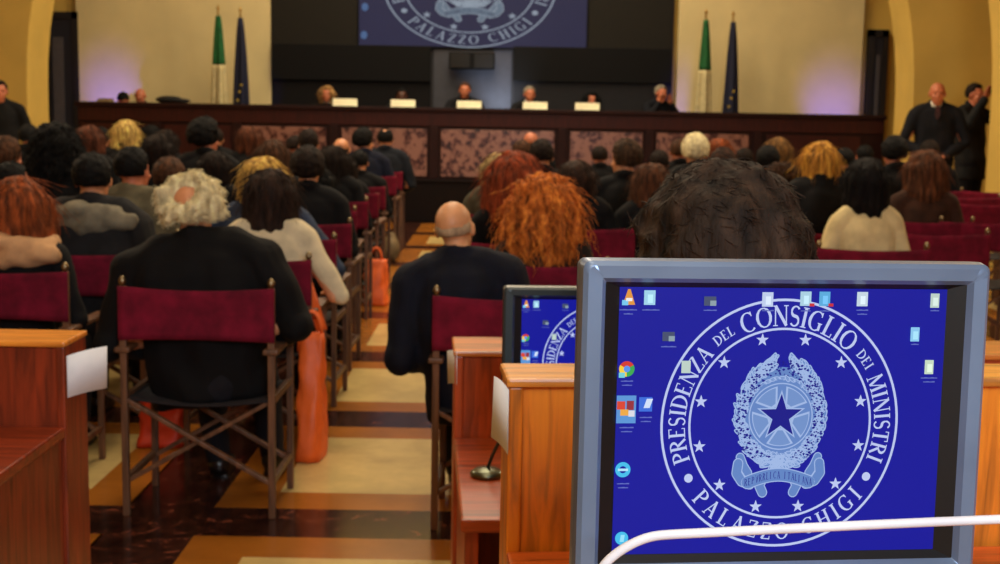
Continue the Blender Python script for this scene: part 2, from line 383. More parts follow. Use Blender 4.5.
def artwork():
    """unit-radius roundel meshes: lettering, rings+stars, emblem fill, emblem lines, emblem dark"""
    if ART: return ART
    t = B()
    arc_text(t, [('PRESIDENZA', .138), ('DEL', .082), ('CONSIGLIO', .163), ('DEI', .082), ('MINISTRI', .138)], 201, -21, .872, 0)
    ART['upper_lettering'] = t
    t = B(); arc_text(t, [('PALAZZO', .138)], 220, 277, .880, 0, True); ART['lower_lettering'] = t
    t = B(); arc_text(t, [('CHIGI', .138)], 285, 321, .880, 0, True); ART['lower_lettering.2'] = t
    r = B(); ring(r, 0, 0, .988, 1.008, 0); ART['outer_ring'] = r
    r = B(); ring(r, 0, 0, .757, .775, 0); ART['inner_ring'] = r
    for k in range(12):
        r = B(); a = math.radians(15+30*k); fan(r, star_pts(.70*math.cos(a), .70*math.sin(a), .055), (.70*math.cos(a), .70*math.sin(a)), 0); ART['small_star.%d' % k] = r
    for a in (210, 330):
        r = B(); c = (.875*math.cos(math.radians(a)), .875*math.sin(math.radians(a)))
        fan(r, [(c[0]+.036*math.cos(2*PI*k/20), c[1]+.036*math.sin(2*PI*k/20)) for k in range(20)], c, 0); ART['dot.%d' % a] = r
    rr = random.Random(3)
    oz = .06
    # leaf masses: olive branch left, oak branch right, drawn as overlapping leaves
    lf, ln = B(), B()
    def leaf(x, z, ang, L, W):
        c, s = math.cos(ang), math.sin(ang)
        pts = []
        for k in range(12):
            a = 2*PI*k/12; u, v = L*math.cos(a), W*math.sin(a)*(1-.3*math.cos(a))
            pts.append((x+c*u-s*v, z+s*u+c*v))
        fan(lf, pts, (x, z), 0)
        for p, q in zip(pts, pts[1:]+pts[:1]):
            dx, dz = q[0]-p[0], q[1]-p[1]; l = math.hypot(dx, dz) or 1; nx, nz = -dz/l*.0042, dx/l*.0042
            poly(ln, [(p[0]+nx, p[1]+nz), (q[0]+nx, q[1]+nz), (q[0]-nx, q[1]-nz), (p[0]-nx, p[1]-nz)], -.0002)
        poly(ln, [(x-c*L*.8-s*.003, z-s*L*.8+c*.003), (x+c*L*.8, z+s*L*.8), (x-c*L*.8+s*.003, z-s*L*.8-c*.003)], -.0002)
    fan(lf, [(.35*math.cos(2*PI*k/40), oz-.0+(.40 if math.sin(2*PI*k/40) > 0 else .36)*math.sin(2*PI*k/40)) for k in range(40)], (0, oz), .0001)
    for side in (-1, 1):
        for k in range(46):
            th = math.radians(-100+182*k/45)
            for rad in (.318, .362):
                zz = math.sin(th); x = side*max(.02, math.cos(th))*rad*(1.0+.04*zz); z = oz+zz*rad*(1.14+.16*max(0, zz))
                x += rr.uniform(-.012, .012); z += rr.uniform(-.012, .012)
                if abs(x) < .075 and z > .34: continue
                leaf(x, z, (th if side > 0 else PI-th)+side*1.0+rr.uniform(-.5, .5), .050 if side < 0 else .042, .020 if side < 0 else .026)
    for k in range(44):
        a = 2*PI*k/44; leaf(.298*math.cos(a), oz+.31*math.sin(a), a+rr.uniform(.6, 1.6), .03, .013)
    for side in (-1, 1):                                      # branch tips at the top
        for k in range(7):
            leaf(side*(.22-.022*k), .38+.024*k, PI/2+side*.5, .052, .022)
        leaf(side*.075, .525, PI/2+side*.2, .05, .024)
    # gear wheel
    fan(lf, [((.275 if (k//2) % 2 else .30)*math.cos(2*PI*k/48), oz+(.275 if (k//2) % 2 else .30)*math.sin(2*PI*k/48)) for k in range(48)], (0, oz), -.0003)
    ring(ln, 0, oz, .262, .272, -.0006)
    dk = B(); lt = B()
    for k in range(5):                                        # openings between the spokes
        a0, a1 = math.radians(90+36+72*k-23), math.radians(90+36+72*k+23); N = 8
        pts = [(.115*math.cos((a0+a1)/2-.18), oz+.115*math.sin((a0+a1)/2-.18))]
        pts += [(.235*math.cos(a0+(a1-a0)*j/N), oz+.235*math.sin(a0+(a1-a0)*j/N)) for j in range(N+1)]
        pts += [(.115*math.cos((a0+a1)/2+.18), oz+.115*math.sin((a0+a1)/2+.18))]
        cc = (sum(p[0] for p in pts)/len(pts), sum(p[1] for p in pts)/len(pts))
        big = [(cc[0]+(p[0]-cc[0])*1.24, cc[1]+(p[1]-cc[1])*1.24) for p in pts]
        fan(ln, big, cc, -.0007); fan(lt, pts, cc, -.0010)
    fan(ln, star_pts(0, oz, .215, .40), (0, oz), -.0012)
    fan(dk, star_pts(0, oz, .185, .40), (0, oz), -.0016)
    # ribbon with folded ends and a lettered band
    def ribbon(pts, w, y0):
        for b, ww, yy in ((ln, w+.008, y0), (lf, w, y0-.0002)):
            for (p, q) in zip(pts, pts[1:]):
                dx, dz = q[0]-p[0], q[1]-p[1]; l = math.hypot(dx, dz); nx, nz = -dz/l*ww, dx/l*ww
                poly(b, [(p[0]+nx, p[1]+nz), (q[0]+nx, q[1]+nz), (q[0]-nx, q[1]-nz), (p[0]-nx, p[1]-nz)], yy)
            for p in pts: fan(b, [(p[0]+ww*math.cos(2*PI*k/14), p[1]+ww*math.sin(2*PI*k/14)) for k in range(14)], p, yy)
    for side in (-1, 1):
        ribbon([(side*.33, -.27), (side*.30, -.34), (side*.26, -.40)], .030, -.0012)
        ribbon([(side*.12, -.43), (side*.16, -.50), (side*.13, -.56)], .034, -.0014)
        ribbon([(side*.345, -.32), (side*.355, -.40), (side*.31, -.465), (side*.24, -.49)], .036, -.0016)
    mid = [(-.26+.52*k/14, -.475+.06*math.sin(PI*k/14)) for k in range(15)]
    ribbon(mid, .048, -.0018)
    tt = B(); txt = 'REPVBBLICA ITALIANA'; n = len(txt)
    for i, chh in enumerate(txt):
        chh = {'V': 'A', 'B': 'R'}.get(chh, chh)
        if chh == ' ': continue
        xx = -.275+.55*i/(n-1); zz = -.475+.06*math.sin(PI*(xx+.26)/.52) if abs(xx) < .26 else -.475
        flip = txt[i] == 'V'
        glyph(tt, chh, (lambda x, z, xx=xx, zz=zz, f=flip: (xx+(x-.35)*.034, zz+((-z+.5) if f else (z-.5))*.058)), -.0024)
    for k in range(430):                                      # dark nicks between leaves
        a = rr.uniform(0, 2*PI); rd = rr.uniform(.28, .38)
        x, z = rd*math.cos(a), oz+rd*1.2*math.sin(a)
        if z < -.28: continue
        L = rr.uniform(.006, .016)
        poly(dk, [(x-L, z), (x, z+L*.7), (x+L, z), (x, z-L*.7)], -.0004)
    ART['emblem'] = lf; ART['emblem_outline'] = ln; ART['emblem_star'] = dk; ART['emblem_gear'] = lt; ART['emblem_ribbon_text'] = tt
    return ART
def place_art(parent, cx, cz, rx, rz, cols, yoff, ysc):
    for k, bmm in artwork().items():
        b = bmm.copy()
        for v in b.verts: v.co = Vector((cx+v.co.x*rx, yoff+v.co.y*ysc, cz+v.co.z*rz))
        k = k.split('.')[0]; me = bpy.data.meshes.new(k); b.to_mesh(me); b.free(); link(k, me, cols[k], parent)
def artcols(bg, fill, line, gear, txt):
    g = lambda c: mat('glow', c, .35)
    return {'upper_lettering': g(txt), 'lower_lettering': g(txt), 'outer_ring': g(txt), 'inner_ring': g(txt), 'small_star': g(txt), 'dot': g(txt), 'emblem': g(fill), 'emblem_outline': g(line), 'emblem_star': g(bg), 'emblem_gear': g(gear), 'emblem_ribbon_text': g(bg)}

# projection screen
YS = YW-.075
a = at(359, 46, YS); b2 = at(586, 48, YS); top = at(470, -80, YS)
ps = empty('projection_screen', ((a.x+b2.x)/2, YS, (a.z+b2.z)/2))
tag(ps, 'dim blue projection screen showing a round emblem, high on the display wall', 'projection screen')
w = (b2.x-a.x)/2; H = top.z-(a.z+b2.z)/2
bm = B(); box(bm, -w, w, 0, .02, 0, H); scr = obj('screen_surface', bm, mat('glow', (38, 38, 64), .6), ps)
bm = B(); box(bm, -w-.03, w+.03, .01, .024, -.03, H+.03, .004); obj('screen_frame', bm, BK, ps)
sx = (b2.x-a.x)/227
oc = at(470, -16, YS)
place_art(scr, oc.x-ps.location.x, oc.z-ps.location.z, 86*sx, 62*sx, artcols((38, 38, 64), (100, 112, 126), (140, 150, 162), (84, 94, 106), (134, 144, 158)), -.004, 1.0)
for (px, py) in ((365, 7), (364, 35)):
    p = at(px, py, YS); b = B(); u = (p.x-ps.location.x, p.z-ps.location.z)
    fan(b, [(u[0]+.05*math.cos(2*PI*k/16), u[1]+.06*math.sin(2*PI*k/16)) for k in range(16)], u, -.004)
    obj('desktop_icon', b, mat('glow', (70, 96, 136), .6), scr)

# ------------------------------------------------------------------ conference table on the stage
YT = 18.3
xl, xr = at(76, 105, YT).x, at(886, 118, YT).x
ZT = 1.60
ct = empty('conference_table', ((xl+xr)/2, YT, 0)); tag(ct, 'long dark red wooden conference table with reddish marble front panels on the stage', 'conference table')
w = (xr-xl)/2; RW = mat('wood', (54, 19, 13), .45, 0, .25); RW2 = mat('wood', (36, 12, 9), .5, 0, .2)
bm = B(); box(bm, -w, w, -.06, .40, ZT-.06, ZT, .012); obj('worktop', bm, RW2, ct)
bm = B(); box(bm, -w+.03, w-.03, -.02, .04, ZT-.26, ZT-.06, .008); obj('fascia', bm, RW, ct)
bm = B(); box(bm, -w+.03, w-.03, .0, .06, .0, ZT-.26, .004); obj('front_board', bm, RW2, ct)
bm = B(); box(bm, -w+.01, w-.01, -.08, .0, 0, .56, .01); box(bm, -w, w, -.1, 0, .56, .60, .01); obj('plinth', bm, mat('wood', (16, 6, 5), .6, 0, .15), ct)
MP = mat('breccia', (50, 22, 19), .3)
edges = [(82, 150), (165, 232), (242, 326), (342, 427), (441, 554), (570, 642), (656, 748), (766, 860)]
for i, (p0, p1) in enumerate(edges):
    x0, x1 = at(p0, 150, YT).x-ct.location.x, at(p1, 150, YT).x-ct.location.x
    bm = B(); box(bm, x0, x1, -.02, .0, .64, ZT-.3, .006)
    o = obj('marble_panel' if 1 < i < 7 else 'wooden_panel', bm, MP if 1 < i < 7 else RW, ct)
for p in (157, 237, 334, 434, 562, 649, 757):
    x = at(p, 150, YT).x-ct.location.x; bm = B(); box(bm, x-.06, x+.06, -.045, .0, .6, ZT-.26, .008); obj('pilaster', bm, RW2, ct)

# name cards
card0 = None
for i, (px, py, lab) in enumerate([(345, 107, 'beside the fair-haired speaker'), (403, 109, 'in front of the dark-haired speaker with a very dark face'), (469, 110, 'in front of the speaker under the loudspeaker'),
                              (535, 111, 'in front of the speaker leaning left in a dark jacket'), (587, 113, 'in front of the woman speaker with black hair')]):
    p = at(px, py+4, YT+.02)
    if card0 is None:
        bm = B(); 
        pts = [(-.045, 0), (.045, 0), (.004, .10), (-.004, .10)]
        vs = [[bm.verts.new((x, y, z)) for (y, z) in pts] for x in (-.17, .17)]
        for k in range(4): bm.faces.new((vs[0][k], vs[0][(k+1) % 4], vs[1][(k+1) % 4], vs[1][k]))
        bm.faces.new(vs[0][::-1]); bm.faces.new(vs[1])
        o = card0 = obj('name_card', bm, mat('plain', (250, 240, 200), .6))
    else: o = card0.copy(); COL.objects.link(o)
    o.location = (p.x, YT+.03, ZT)
    tag(o, 'white folded name card '+lab, 'name card', 'name cards on the conference table')

# flags
def flag(px, pytop, kind, label):
    p = at(px, 100, 19.3); zt = at(px, pytop, 19.3).z
    t = empty('flag', (p.x, 19.3, STZ)); tag(t, label, 'flag')
    H = zt-STZ
    bm = B(); tube(bm, [(0, 0, .03), (0, 0, H-.12)], .014); obj('flag_pole', bm, mat('metal', (170, 140, 80), .4), t, True)
    bm = B(); lathe(bm, [(.16, 0), (.16, .03), (.05, .05), (.02, .09)]); obj('flag_base', bm, mat('metal', (120, 95, 50), .4), t, True)
    bm = B(); lathe(bm, [(.008, 0), (.02, .02), (.006, .04), (.026, .07), (.004, .13)], (0, 0, H-.14)); obj('finial', bm, mat('metal', (190, 150, 80), .35), t, True)
    L = H-.22
    def cloth(f0, f1, m, nm):
        bm = B(); n = 40; R = []
        for j in range(15):
            f = f0+(f1-f0)*j/14; z = H-.17-L*f*.93; ring_ = []
            rad = .03+.095*min(1, f*1.25)**.8
            for k in range(n):
                a = 2*PI*k/n; q = 1+.28*math.cos(5*a+f*2.2)+.12*math.cos(9*a-1)
                ring_.append(bm.verts.new((rad*q*math.cos(a)*.95+.02*f, rad*q*math.sin(a)*.6, z)))
            R.append(ring_)
        for a_, b_ in zip(R, R[1:]):
            for k in range(n): bm.faces.new((a_[k], a_[(k+1) % n], b_[(k+1) % n], b_[k]))
        bm.faces.new(R[0]); bm.faces.new(R[-1][::-1])
        return obj(nm, bm, m, t, True)
    if kind == 'it':
        cloth(0, .35, mat('cloth', (22, 92, 44), .8), 'green_band'); cloth(.35, .8, mat('cloth', (206, 190, 140), .8), 'white_band'); cloth(.8, 1, mat('cloth', (150, 24, 26), .8), 'red_band')
    else:
        c = cloth(0, 1, mat('cloth', (16, 20, 48), .8), 'blue_cloth')
        b = B()
        for (dx, dz) in ((.0, 0), (.03, .1), (-.03, -.12)):
            fan(b, star_pts(dx, H-.17-L*.5+dz, .028), (dx, H-.17-L*.5+dz), -.098)
        obj('gold_star', b, mat('plain', (200, 170, 60), .6), t)
flag(219, 4, 'it', 'furled green white and red flag on a pole, left of the display wall')
flag(241, 6, 'eu', 'furled dark blue flag on a pole, just left of the display wall')
flag(703, 8, 'it', 'furled green white and red flag on a pole just right of the display wall')
flag(730, 10, 'eu', 'furled dark blue flag on a pole, rightmost of the four flags')

# ------------------------------------------------------------------ people
HC = Vector((0, .035, 1.165))
def head_prims(bm, c, yaw=0, pitch=0):
    R = Matrix.Rotation(yaw, 3, 'Z') @ Matrix.Rotation(pitch, 3, 'X')
    def e(p, r, rot=(0,0,0)):
        vs = ell(bm, (0,0,0), r, rot)
        for v in vs: v.co = R @ (v.co+Vector(p)) + c
    e((0, -.012, .034), (.076, .093, .082)); e((0, .028, -.028), (.060, .066, .082)); e((0, .055, -.088), (.026, .024, .024))
    e((0, .094, -.012), (.011, .018, .012)); e((0, .086, .008), (.008, .012, .026)); e((0, .075, .034), (.048, .018, .011))
    e((0, .083, -.048), (.023, .011, .006)); e((0, .080, -.058), (.020, .012, .006))
    for s in (-1, 1):
        e((s*.078, -.006, .0), (.010, .020, .031), (0, 0, -s*.3)); e((s*.040, .064, -.022), (.022, .018, .018)); e((s*.031, .076, .014), (.014, .012, .009))
def hand_prims(bm, w, d, up, side):
    d = d.normalized(); s = d.cross(up).normalized()*side; up = up.normalized()
    pc = w+d*.05
    R = Matrix((s, d, up)).transposed()
    vs = ell(bm, (0,0,0), (.040, .050, .015))
    for v in vs: v.co = R @ v.co + pc
    for k, (o, L) in enumerate(((-.029, .062), (-.010, .072), (.010, .067), (.028, .052))):
        a = pc+d*.038+s*o; b_ = a+d*L*.5-up*.006; c_ = a+d*L*.85-up*L*.35
        limb(bm, [a, b_, c_], [.0095, .009, .008], 8)
    a = pc-d*.02-s*.03; limb(bm, [a, a-s*.025+d*.03-up*.005, a-s*.03+d*.055-up*.012], [.012, .0105, .009], 8)
def P(v): return Vector(v)
POSES = {
 'lap':   dict(el=(.27, -.05, .70), wr=(.13, .24, .60), hd=(-.5, .8, -.1)),
 'arms':  dict(el=(.31, -.06, .72), wr=(.27, .20, .70), hd=(-.1, 1, -.1)),
 'table': dict(el=(.30, .10, .78), wr=(.10, .36, .80), hd=(-.6, .8, 0)),
 'face':  dict(el=(.27, .12, .82), wr=(.11, .14, 1.02), hd=(-.35, .1, .9)),
 'down':  dict(el=(.29, -.03, 1.13), wr=(.28, .06, .88), hd=(-.05, .1, -1)),
 'clasp': dict(el=(.29, .02, 1.13), wr=(.09, .17, 1.0), hd=(-.8, .3, -.3)),
 'photo': dict(el=(.27, .17, 1.32), wr=(.12, .22, 1.56), hd=(-.3, .1, .9)),
}
BODY, WEAR = {}, {}
def torso_rings(fem, g, stand):
    k = .9 if fem else 1.0; dz = .43 if stand else 0
    return [(z+dz, 0, cy, rx*k+g, ry*(.94 if fem else 1)+g) for (z, cy, rx, ry) in
            ((.45, .0, .165, .125), (.52, 0, .175, .13), (.62, -.01, .150 if fem else .165, .11), (.74, -.02, .160 if fem else .178, .115),
             (.86, -.025, .180, .118), (.94, -.025, .185, .105), (1.0, -.02, .150, .085), (1.035, -.012, .085, .065))]
def arms(bm, pose, fem, g, hands, wx=1.0, stand=False, sleeve=1.0):
    ps = POSES[pose]; sh = .172 if fem else .192; dz = .43 if stand else 0
    for s in (-1, 1):
        S = P((s*sh*wx, -.02, .965+dz)); E = P((s*ps['el'][0]*wx, ps['el'][1], ps['el'][2])); W = P((s*ps['wr'][0]*wx, ps['wr'][1], ps['wr'][2]))
        if sleeve < 1: W = E.lerp(W, sleeve)
        f = .86 if fem else 1
        limb(bm, [P((s*.045, -.02, 1.04+dz)), P((s*.11*wx, -.022, 1.015+dz)), P((s*(sh-.01)*wx, -.02, .975+dz))], [.045+g, .052+g, .058+g])
        limb(bm, [S, S.lerp(E, .5), E, E.lerp(W, .35), W], [(.062)*f+g, .050*f+g, .042*f+g, .040*f+g, (.027 if not g else .032)*f+g])
        if hands: hand_prims(bm, W, P((s*ps['hd'][0], ps['hd'][1], ps['hd'][2])), P((0, .15, 1)) if ps['hd'][2] < .5 else P((0, -1, .1)), s)
def legs(bm, g, stand, fem, foot=True):
    for s in (-1, 1):
        if stand: pts = [(s*.09, 0, .92), (s*.095, .01, .5), (s*.10, -.005, .28), (s*.10, -.01, .09)]; rs = [.09, .062, .055, .042]
        else: pts = [(s*.085, .02, .52), (s*.10, .22, .525), (s*.11, .42, .51), (s*.115, .42, .32), (s*.115, .40, .09)]; rs = [.088, .08, .062, .056, .042]
        limb(bm, [P(p) for p in pts], [r+g for r in rs])
def body(fem, pose, yaw, pitch, stand):
    key = (fem, pose, yaw, pitch, stand)
    if key in BODY: return BODY[key]
    bm = B(); dz = .43 if stand else 0; hc = HC+Vector((0, -.02 if stand else 0, dz))
    loft(bm, torso_rings(fem, -.006, stand)); arms(bm, pose, fem, -.004, True, 1.0, stand); legs(bm, -.006, stand, fem)
    limb(bm, [P((0, -.015, 1.0+dz)), P((0, 0, 1.07+dz)), hc+Vector((0, -.015, -.05))], [.062, .052 if fem else .058, .054])
    for s in (-1, 1):
        fx, fy = s*.115, .40
        if stand: fx, fy = s*.10, 0
        ell(bm, (fx, fy+.07, .04), (.036, .10, .028))
    head_prims(bm, hc, yaw, pitch)
    BODY[key] = fuse(bm, .0085, 2, 'person_body'); return BODY[key]
def wear(kind, fem, pose, wx, stand, seed=0):
    key = (kind, fem, pose, wx, stand, seed)
    if key in WEAR: return WEAR[key]
    bm = B(); dz = .43 if stand else 0
    if kind in ('jacket', 'shirt', 'coat'):
        g = {'jacket': .014, 'shirt': .009, 'coat': .030}[kind]
        rg = [(z, cx, cy, rx*(1+(wx-1)*.8), ry) for (z, cx, cy, rx, ry) in torso_rings(fem, g, stand)]
        if stand: rg = [(.74, 0, 0, .19*wx, .14)] + rg
        if kind == 'coat' and not stand: rg = [(.415, 0, .03, .19*wx, .12)] + [(z, cx, cy+(.02 if z < .6 else 0), rx, ry) for (z, cx, cy, rx, ry) in rg]
        loft(bm, rg); arms(bm, pose, fem, g, False, wx, stand, .96)
        limb(bm, [P((-.13*wx, -.02, .995+dz)), P((0, -.02, 1.03+dz)), P((.13*wx, -.02, .995+dz))], [.045+g, .055+g, .045+g])
        if kind != 'shirt':
            for k in range(16):
                a0 = 2*PI*k/16; ell(bm, (.066*math.cos(a0), -.01+.062*math.sin(a0), 1.075+dz-.02*math.sin(a0)-(.03 if math.sin(a0) > 0 else 0)), (.022, .022, .03), u=8, v=6)
        me = wrinkle(fuse(bm, .011, 2, kind), .022 if kind == 'coat' else .014, 9, .7, seed)
    elif kind == 'trousers':
        loft(bm, [(z+(.40 if stand else 0), 0, .0, rx, ry) for (z, rx, ry) in ((.44, .17, .13), (.5, .185, .142), (.58, .175, .13))])
        legs(bm, .010, stand, fem); me = wrinkle(fuse(bm, .011, 2, kind), .012, 11, .6, 3)
    elif kind == 'shoe_left' or kind == 'shoe_right':
        s = -1 if kind == 'shoe_left' else 1
        fx, fy = (s*.10, 0) if stand else (s*.115, .40)
        ell(bm, (fx, fy+.08, .042), (.046, .115, .04)); ell(bm, (fx, fy-.005, .06), (.05, .055, .055)); box(bm, fx-.042, fx+.042, fy-.045, fy+.17, .001, .02, .008)
        me = fuse(bm, .008, 1, 'shoe')
    elif kind == 'shirt_collar':
        lathe(bm, [(.058, 1.035), (.064, 1.05), (.061, 1.098), (.055, 1.10), (.054, 1.04)], (0, -.004, dz), 20); me = bm2me(bm, kind, True)
    elif kind == 'scarf':
        for k in range(20):
            a0 = 2*PI*k/20; ell(bm, (.125*wx*math.cos(a0)*(1.15), -.03+.10*math.sin(a0), 1.045-.02*abs(math.cos(a0))+.010*math.sin(3*a0)), (.055, .052, .044), u=8, v=6)
        limb(bm, [P((-.19*wx, -.09, .995)), P((0, -.12, .985)), P((.19*wx, -.09, .995))], [.045, .055, .045])
        me = wrinkle(fuse(bm, .012, 2, kind), .02, 16, 1, 2)
    elif kind == 'tie':
        poly_ = [(-.018, 1.05), (.018, 1.05), (.026, .96), (0, .92), (-.026, .96)]
        v0 = [bm.verts.new((x, .118, z+dz)) for x, z in poly_]; v1 = [bm.verts.new((x, .13, z+dz)) for x, z in poly_]
        bm.faces.new(v0); bm.faces.new(v1[::-1])
        for k in range(5): bm.faces.new((v0[k], v0[(k+1) % 5], v1[(k+1) % 5], v1[k]))
        me = bm2me(bm, kind)
    WEAR[key] = me; return me
def sm(a, b, x): 
    t = max(0, min(1, (x-a)/(b-a))); return t*t*(3-2*t)
HAIR = {}
def hair_mesh(style, seed=0):
    key = (style, seed)
    if key in HAIR: return HAIR[key]
    R_ = random.Random(seed*17+5)
    bm = B(); soff = Vector((seed*3.1, 0, 0))
    def cap(rx, ry, rz, mask, amp, fr, inner=.80, c=(0, -.012, .034), u=64, v=48):
        vs = ell(bm, (0, 0, 0), (1, 1, 1), u=u, v=v)
        for w in vs:
            d = w.co.normalized(); m = mask(d); q = noise.noise(d*fr+soff)*amp + noise.noise(d*fr*2.7+soff)*amp*.5
            k = inner+(1-inner)*m + q*m
            w.co = Vector((d.x*rx*k, d.y*ry*k, d.z*rz*k))+Vector(c)
    front = lambda d: 1-sm(.35, .62, d.y)*sm(.72, .45, d.z)           # face open
    nape = lambda d: sm(-.72, -.48, d.z)
    side = lambda d: 1-sm(.0, .3, d.y)*sm(.25, .05, d.z)
    strands = []
    if style == 'short':
        cap(.088, .107, .097, lambda d: front(d)*nape(d)*side(d), .06, 5)
        strands = (160, .035, .0022, .004)
    elif style == 'bushy':
        cap(.122, .128, .118, lambda d: front(d)*nape(d)*side(d), .09, 5, .62)
        strands = (1500, .04, .0014, .002)
    elif style == 'thinning':
        cap(.088, .106, .094, lambda d: front(d)*nape(d)*side(d)*(1-.9*sm(.93, .98, d.dot(Vector((0, -.45, .9)).normalized()))), .05, 5)
    elif style == 'bald_fringe':
        cap(.081, .0965, .086, lambda d: front(d)*nape(d)*side(d)*sm(.05+.2*noise.noise(d*4), -.40, d.z), .03, 6, .86)
        strands = (60, .02, .0012, .002)
    elif style == 'white_fluff':
        bd = Vector((-.16, -.80, .58)).normalized()
        cap(.122, .130, .114, lambda d: front(d)*nape(d)*side(d)*(1-sm(.66, .93, d.dot(bd))), .11, 5, .50)
        strands = (1500, .04, .0016, .008)
    else:
        spec = {'long': (.096, .114, .104, .28, .085, .03), 'bob': (.102, .116, .104, .15, .095, .02), 'curly_big': (.128, .130, .120, .25, .15, .06),
                'wavy': (.108, .120, .110, .23, .115, .045), 'ponytail': (.088, .106, .097, .0, .03, .02)}[style]
        rx, ry, rz, L, wd, amp = spec
        cap(rx, ry, rz, lambda d: (1-sm(.35, .62, d.y)*sm(.72, .45, d.z)), .05 if style != 'curly_big' else .12, 5, .70)
        if style == 'ponytail':
            limb(bm, [P((0, -.10, .02)), P((0, -.145, -.02)), P((0, -.14, -.12)), P((0, -.12, -.22))], [.022, .036, .034, .014])
        else:
            for j in range(9):
                a0 = math.radians(-205+230*j/8)
                cx_, cy_ = math.cos(a0), math.sin(a0)
                rr_ = rx*.80
                lz = -L*(1 if cy_ < -.2 else .8)+R_.uniform(-.02, .02)
                limb(bm, [P((cx_*rr_, cy_*ry*.72-.01, .03)), P((cx_*wd*.86, cy_*wd*.62-.03, lz*.45)), P((cx_*wd*.80, cy_*wd*.5-.035, lz*.85)), P((cx_*wd*.6, cy_*wd*.4-.035, lz))], [.045, .043, .034, .014], 10)
            limb(bm, [P((0, -.05, 0)), P((0, -.05, -L*.8))], [.07, .045])
        strands = (900 if style == 'curly_big' else 450, L+.10, .0024 if style == 'curly_big' else .0020, .013 if style == 'curly_big' else .006)
    if style in ('short', 'thinning', 'bald_fringe'):
        me0 = bm2me(bm, 'hair', True)
    else:
        me0 = fuse(bm, .007, 2, 'hair')
    if style in ('long', 'bob', 'curly_big', 'wavy', 'white_fluff', 'bushy'):
        wrinkle(me0, .020 if style in ('curly_big', 'white_fluff') else .012, 34 if style == 'curly_big' else 26, 1 if style in ('curly_big', 'white_fluff') else .25, seed)
    if strands:
        n, L, r, wv = strands; me0.update(); b = B(); b.from_mesh(me0); b.verts.ensure_lookup_table(); b.normal_update()
        cand = [(v.co.copy(), v.normal.copy()) for v in b.verts]
        cand = [c for c in cand if (c[0]-Vector((0, -.012, .034))).length > .080]
        if style == 'white_fluff': cand = [c for c in cand if (c[0]-Vector((0, -.012, .034))).normalized().dot(bd) < R_.uniform(.74, 1.01)]
        longh = style in ('long', 'bob', 'curly_big', 'wavy')
        if longh: cand = [c for c in cand if c[0].z > -L*.55]
        for i in range(n):
            if not cand: break
            co_, nn = R_.choice(cand); pts = []; p = co_.copy(); ph = R_.uniform(0, 6.28)
            if longh:
                seg = 7; ll = R_.uniform(.25, .5)*L
                t = Vector((0, 0, -1)); t = (t-nn*t.dot(nn)); t = t.normalized() if t.length > .1 else Vector((R_.uniform(-1, 1), -1, 0)).normalized()
                s = t.cross(nn)
                for k in range(seg):
                    f = k/(seg-1); pts.append(co_+t*ll*f+nn*(.002+wv*.4*math.sin(f*9+ph) - .012*f*f)+s*wv*math.sin(f*11+ph))
            else:
                seg = 5; t = Vector((R_.uniform(-1, 1), R_.uniform(-1, 1), -.3)); t = t-nn*t.dot(nn); t.normalize()
                ll = L*R_.uniform(.5, 1.0)
                for k in range(seg):
                    f = k/(seg-1); pts.append(co_-nn*.003+t*ll*f*.8+nn*wv*math.sin(f*2.6))
            tube(b, pts, [r*(1-.75*k/(seg-1)) for k in range(seg)], 4)
        bmesh.ops.recalc_face_normals(b, faces=b.faces)
        b.to_mesh(me0); b.free()
    for p in me0.polygons: p.use_smooth = True
    HAIR[key] = me0; return me0
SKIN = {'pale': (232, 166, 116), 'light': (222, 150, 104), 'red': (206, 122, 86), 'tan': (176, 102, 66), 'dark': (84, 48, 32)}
COLR = {'black': (12, 10, 9), 'dark': (32, 21, 15), 'brown': (74, 46, 28), 'auburn': (134, 66, 30), 'ginger': (206, 112, 44), 'redhair': (138, 60, 30), 'blond': (204, 158, 78),
        'white': (236, 220, 172), 'grey': (150, 140, 120), 'darkgrey': (50, 37, 28)}
